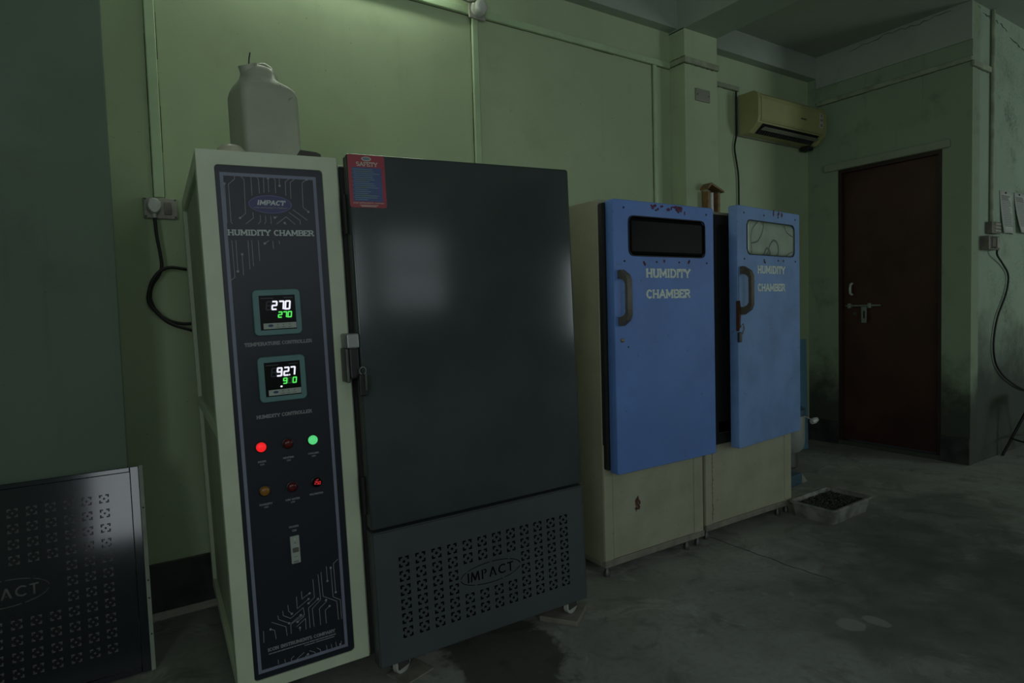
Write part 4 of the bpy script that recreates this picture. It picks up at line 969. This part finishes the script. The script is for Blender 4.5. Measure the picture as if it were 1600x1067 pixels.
# ================================================================ ON THE FLOOR AT THE RIGHT
A0 = Vector((3.175, 1.845, 0))
t = thing('tray', 'grimy white tray of dark pellets on the floor beside the second blue chamber', 'tray', (3.392, 1.932, 0.001), (0, 0, .03))
SX, SY = .425, .27
def tr(wx, wy, z, r): return [(x, y, z) for x, y in rrect(-wx/2, wx/2, -wy/2, wy/2, r, 4)]
mb = MB()
mb.loft([tr(SX-.05, SY-.05, 0, .02), tr(SX-.02, SY-.02, .075, .025), tr(SX, SY, .078, .028), tr(SX, SY, .088, .028), tr(SX-.025, SY-.025, .088, .022), tr(SX-.06, SY-.06, .012, .018)])
mb.build('tray_shell', 'tray', t, 40)
mb = MB(); rp = random.Random(4)
mb.box(-SX/2+.036, SX/2-.036, -SY/2+.036, SY/2-.036, .018, .056)
ico = bmesh.new(); bmesh.ops.create_icosphere(ico, subdivisions=1, radius=1); iv = [v.co.copy() for v in ico.verts]; fc = [[v.index for v in f.verts] for f in ico.faces]; ico.free()
for k in range(1300):
    x = rp.uniform(-SX/2+.032, SX/2-.032); y = rp.uniform(-SY/2+.032, SY/2-.032); z = .062+.004*math.cos(x*4)*math.cos(y*7)+rp.uniform(-.006, .006)
    q = Euler((rp.uniform(-.5, .5), rp.uniform(-.5, .5), rp.uniform(0, 6.3))).to_matrix(); s = rp.uniform(.8, 1.2)
    vs = [mb.bm.verts.new(Vector((x, y, z))+q@Vector((v.x*.009*s, v.y*.0055*s, v.z*.0055*s))) for v in iv]
    for f in fc: mb.bm.faces.new([vs[i] for i in f])
pe = mb.build('pellets', 'pellet', None, 60, fix=False); pe.location = (3.392, 1.932, 0.001); pe.rotation_euler = (0, 0, .03)
tag(pe, 'dark pellets heaped in the grimy white floor tray', 'pellets', kind='stuff')
t = thing('plastic_box', 'small teal plastic box on the floor behind the pellet tray', 'box', (3.78, 2.42, 0.001), (0, 0, .1))
MB().box(-.16, .03, -.06, .07, 0, .072, bev=.006).build('box_body', 'teal_plastic', t)
MB().prism([(.03, 0), (.11, 0), (.03, .070)], -.055, .065).build('sloping_side', 'board', t)
# drum with tap behind the second chamber
t = thing('water_drum', 'grey-white plastic drum with teal lid and tap behind the second blue chamber', 'drum', (4.13, 2.72, 0.0))
MB().lathe([(0, .12), (.125, .12), (.150, .15), (.158, .20), (.158, .36), (.152, .385), (0, .385)], (0, 0, 0), 28).build('drum_body', 'drum', t, 40)
MB().lathe([(0, .385), (.160, .385), (.162, .43), (.150, .437), (.0, .437)], (0, 0, 0), 28).build('drum_lid', 'teal_plastic', t, 40)
MB().lathe([(0, 0), (.10, 0), (.11, .012), (.10, .12), (0, .12)], (0, 0, 0), 20).build('drum_stand', 'dark_steel', t, 40)
MB().cyl((.11, -.100, .370), (.205, -.118, .330), .005, n=8).build('tap_rod', 'steel', t)
MB().lathe([(0, -.035), (.018, -.03), (.023, 0), (.016, .03), (0, .035)], (.222, -.12, .325), 14, (1, -.1, .25)).build('tap_float', 'white_plastic', t, 60)
o = MB().box(-.10, .10, -.006, .006, 0, .90, bev=.003).build('plastic_board', 'sky_plastic'); o.location = (4.675, 2.93, .001); o.rotation_euler = (-.02, 0, -.25)
tag(o, 'light blue plastic board standing behind the second blue chamber', 'board')
# stool whose leg just enters the frame at the right edge
t = thing('stool', 'dark metal stool, only its slanting legs showing at the right photo edge', 'stool', (5.75, 1.60, 0))
MB().lathe([(0, .45), (.16, .45), (.165, .47), (.16, .485), (0, .485)], (0, 0, 0), 24).build('seat', 'black', t, 40)
for k in range(4):
    a = math.radians(180+25+90*k); c_, s_ = math.cos(a), math.sin(a)
    MB().tube([(.30*c_, .30*s_, 0), (.12*c_, .12*s_, .452)], .010, 8).build('leg', 'black', t, 60)
mb = MB(); mb.tube([(.245*math.cos(2*PI*i/20), .245*math.sin(2*PI*i/20), .14) for i in range(21)], .006, 6); mb.build('foot_ring', 'black', t, 60)
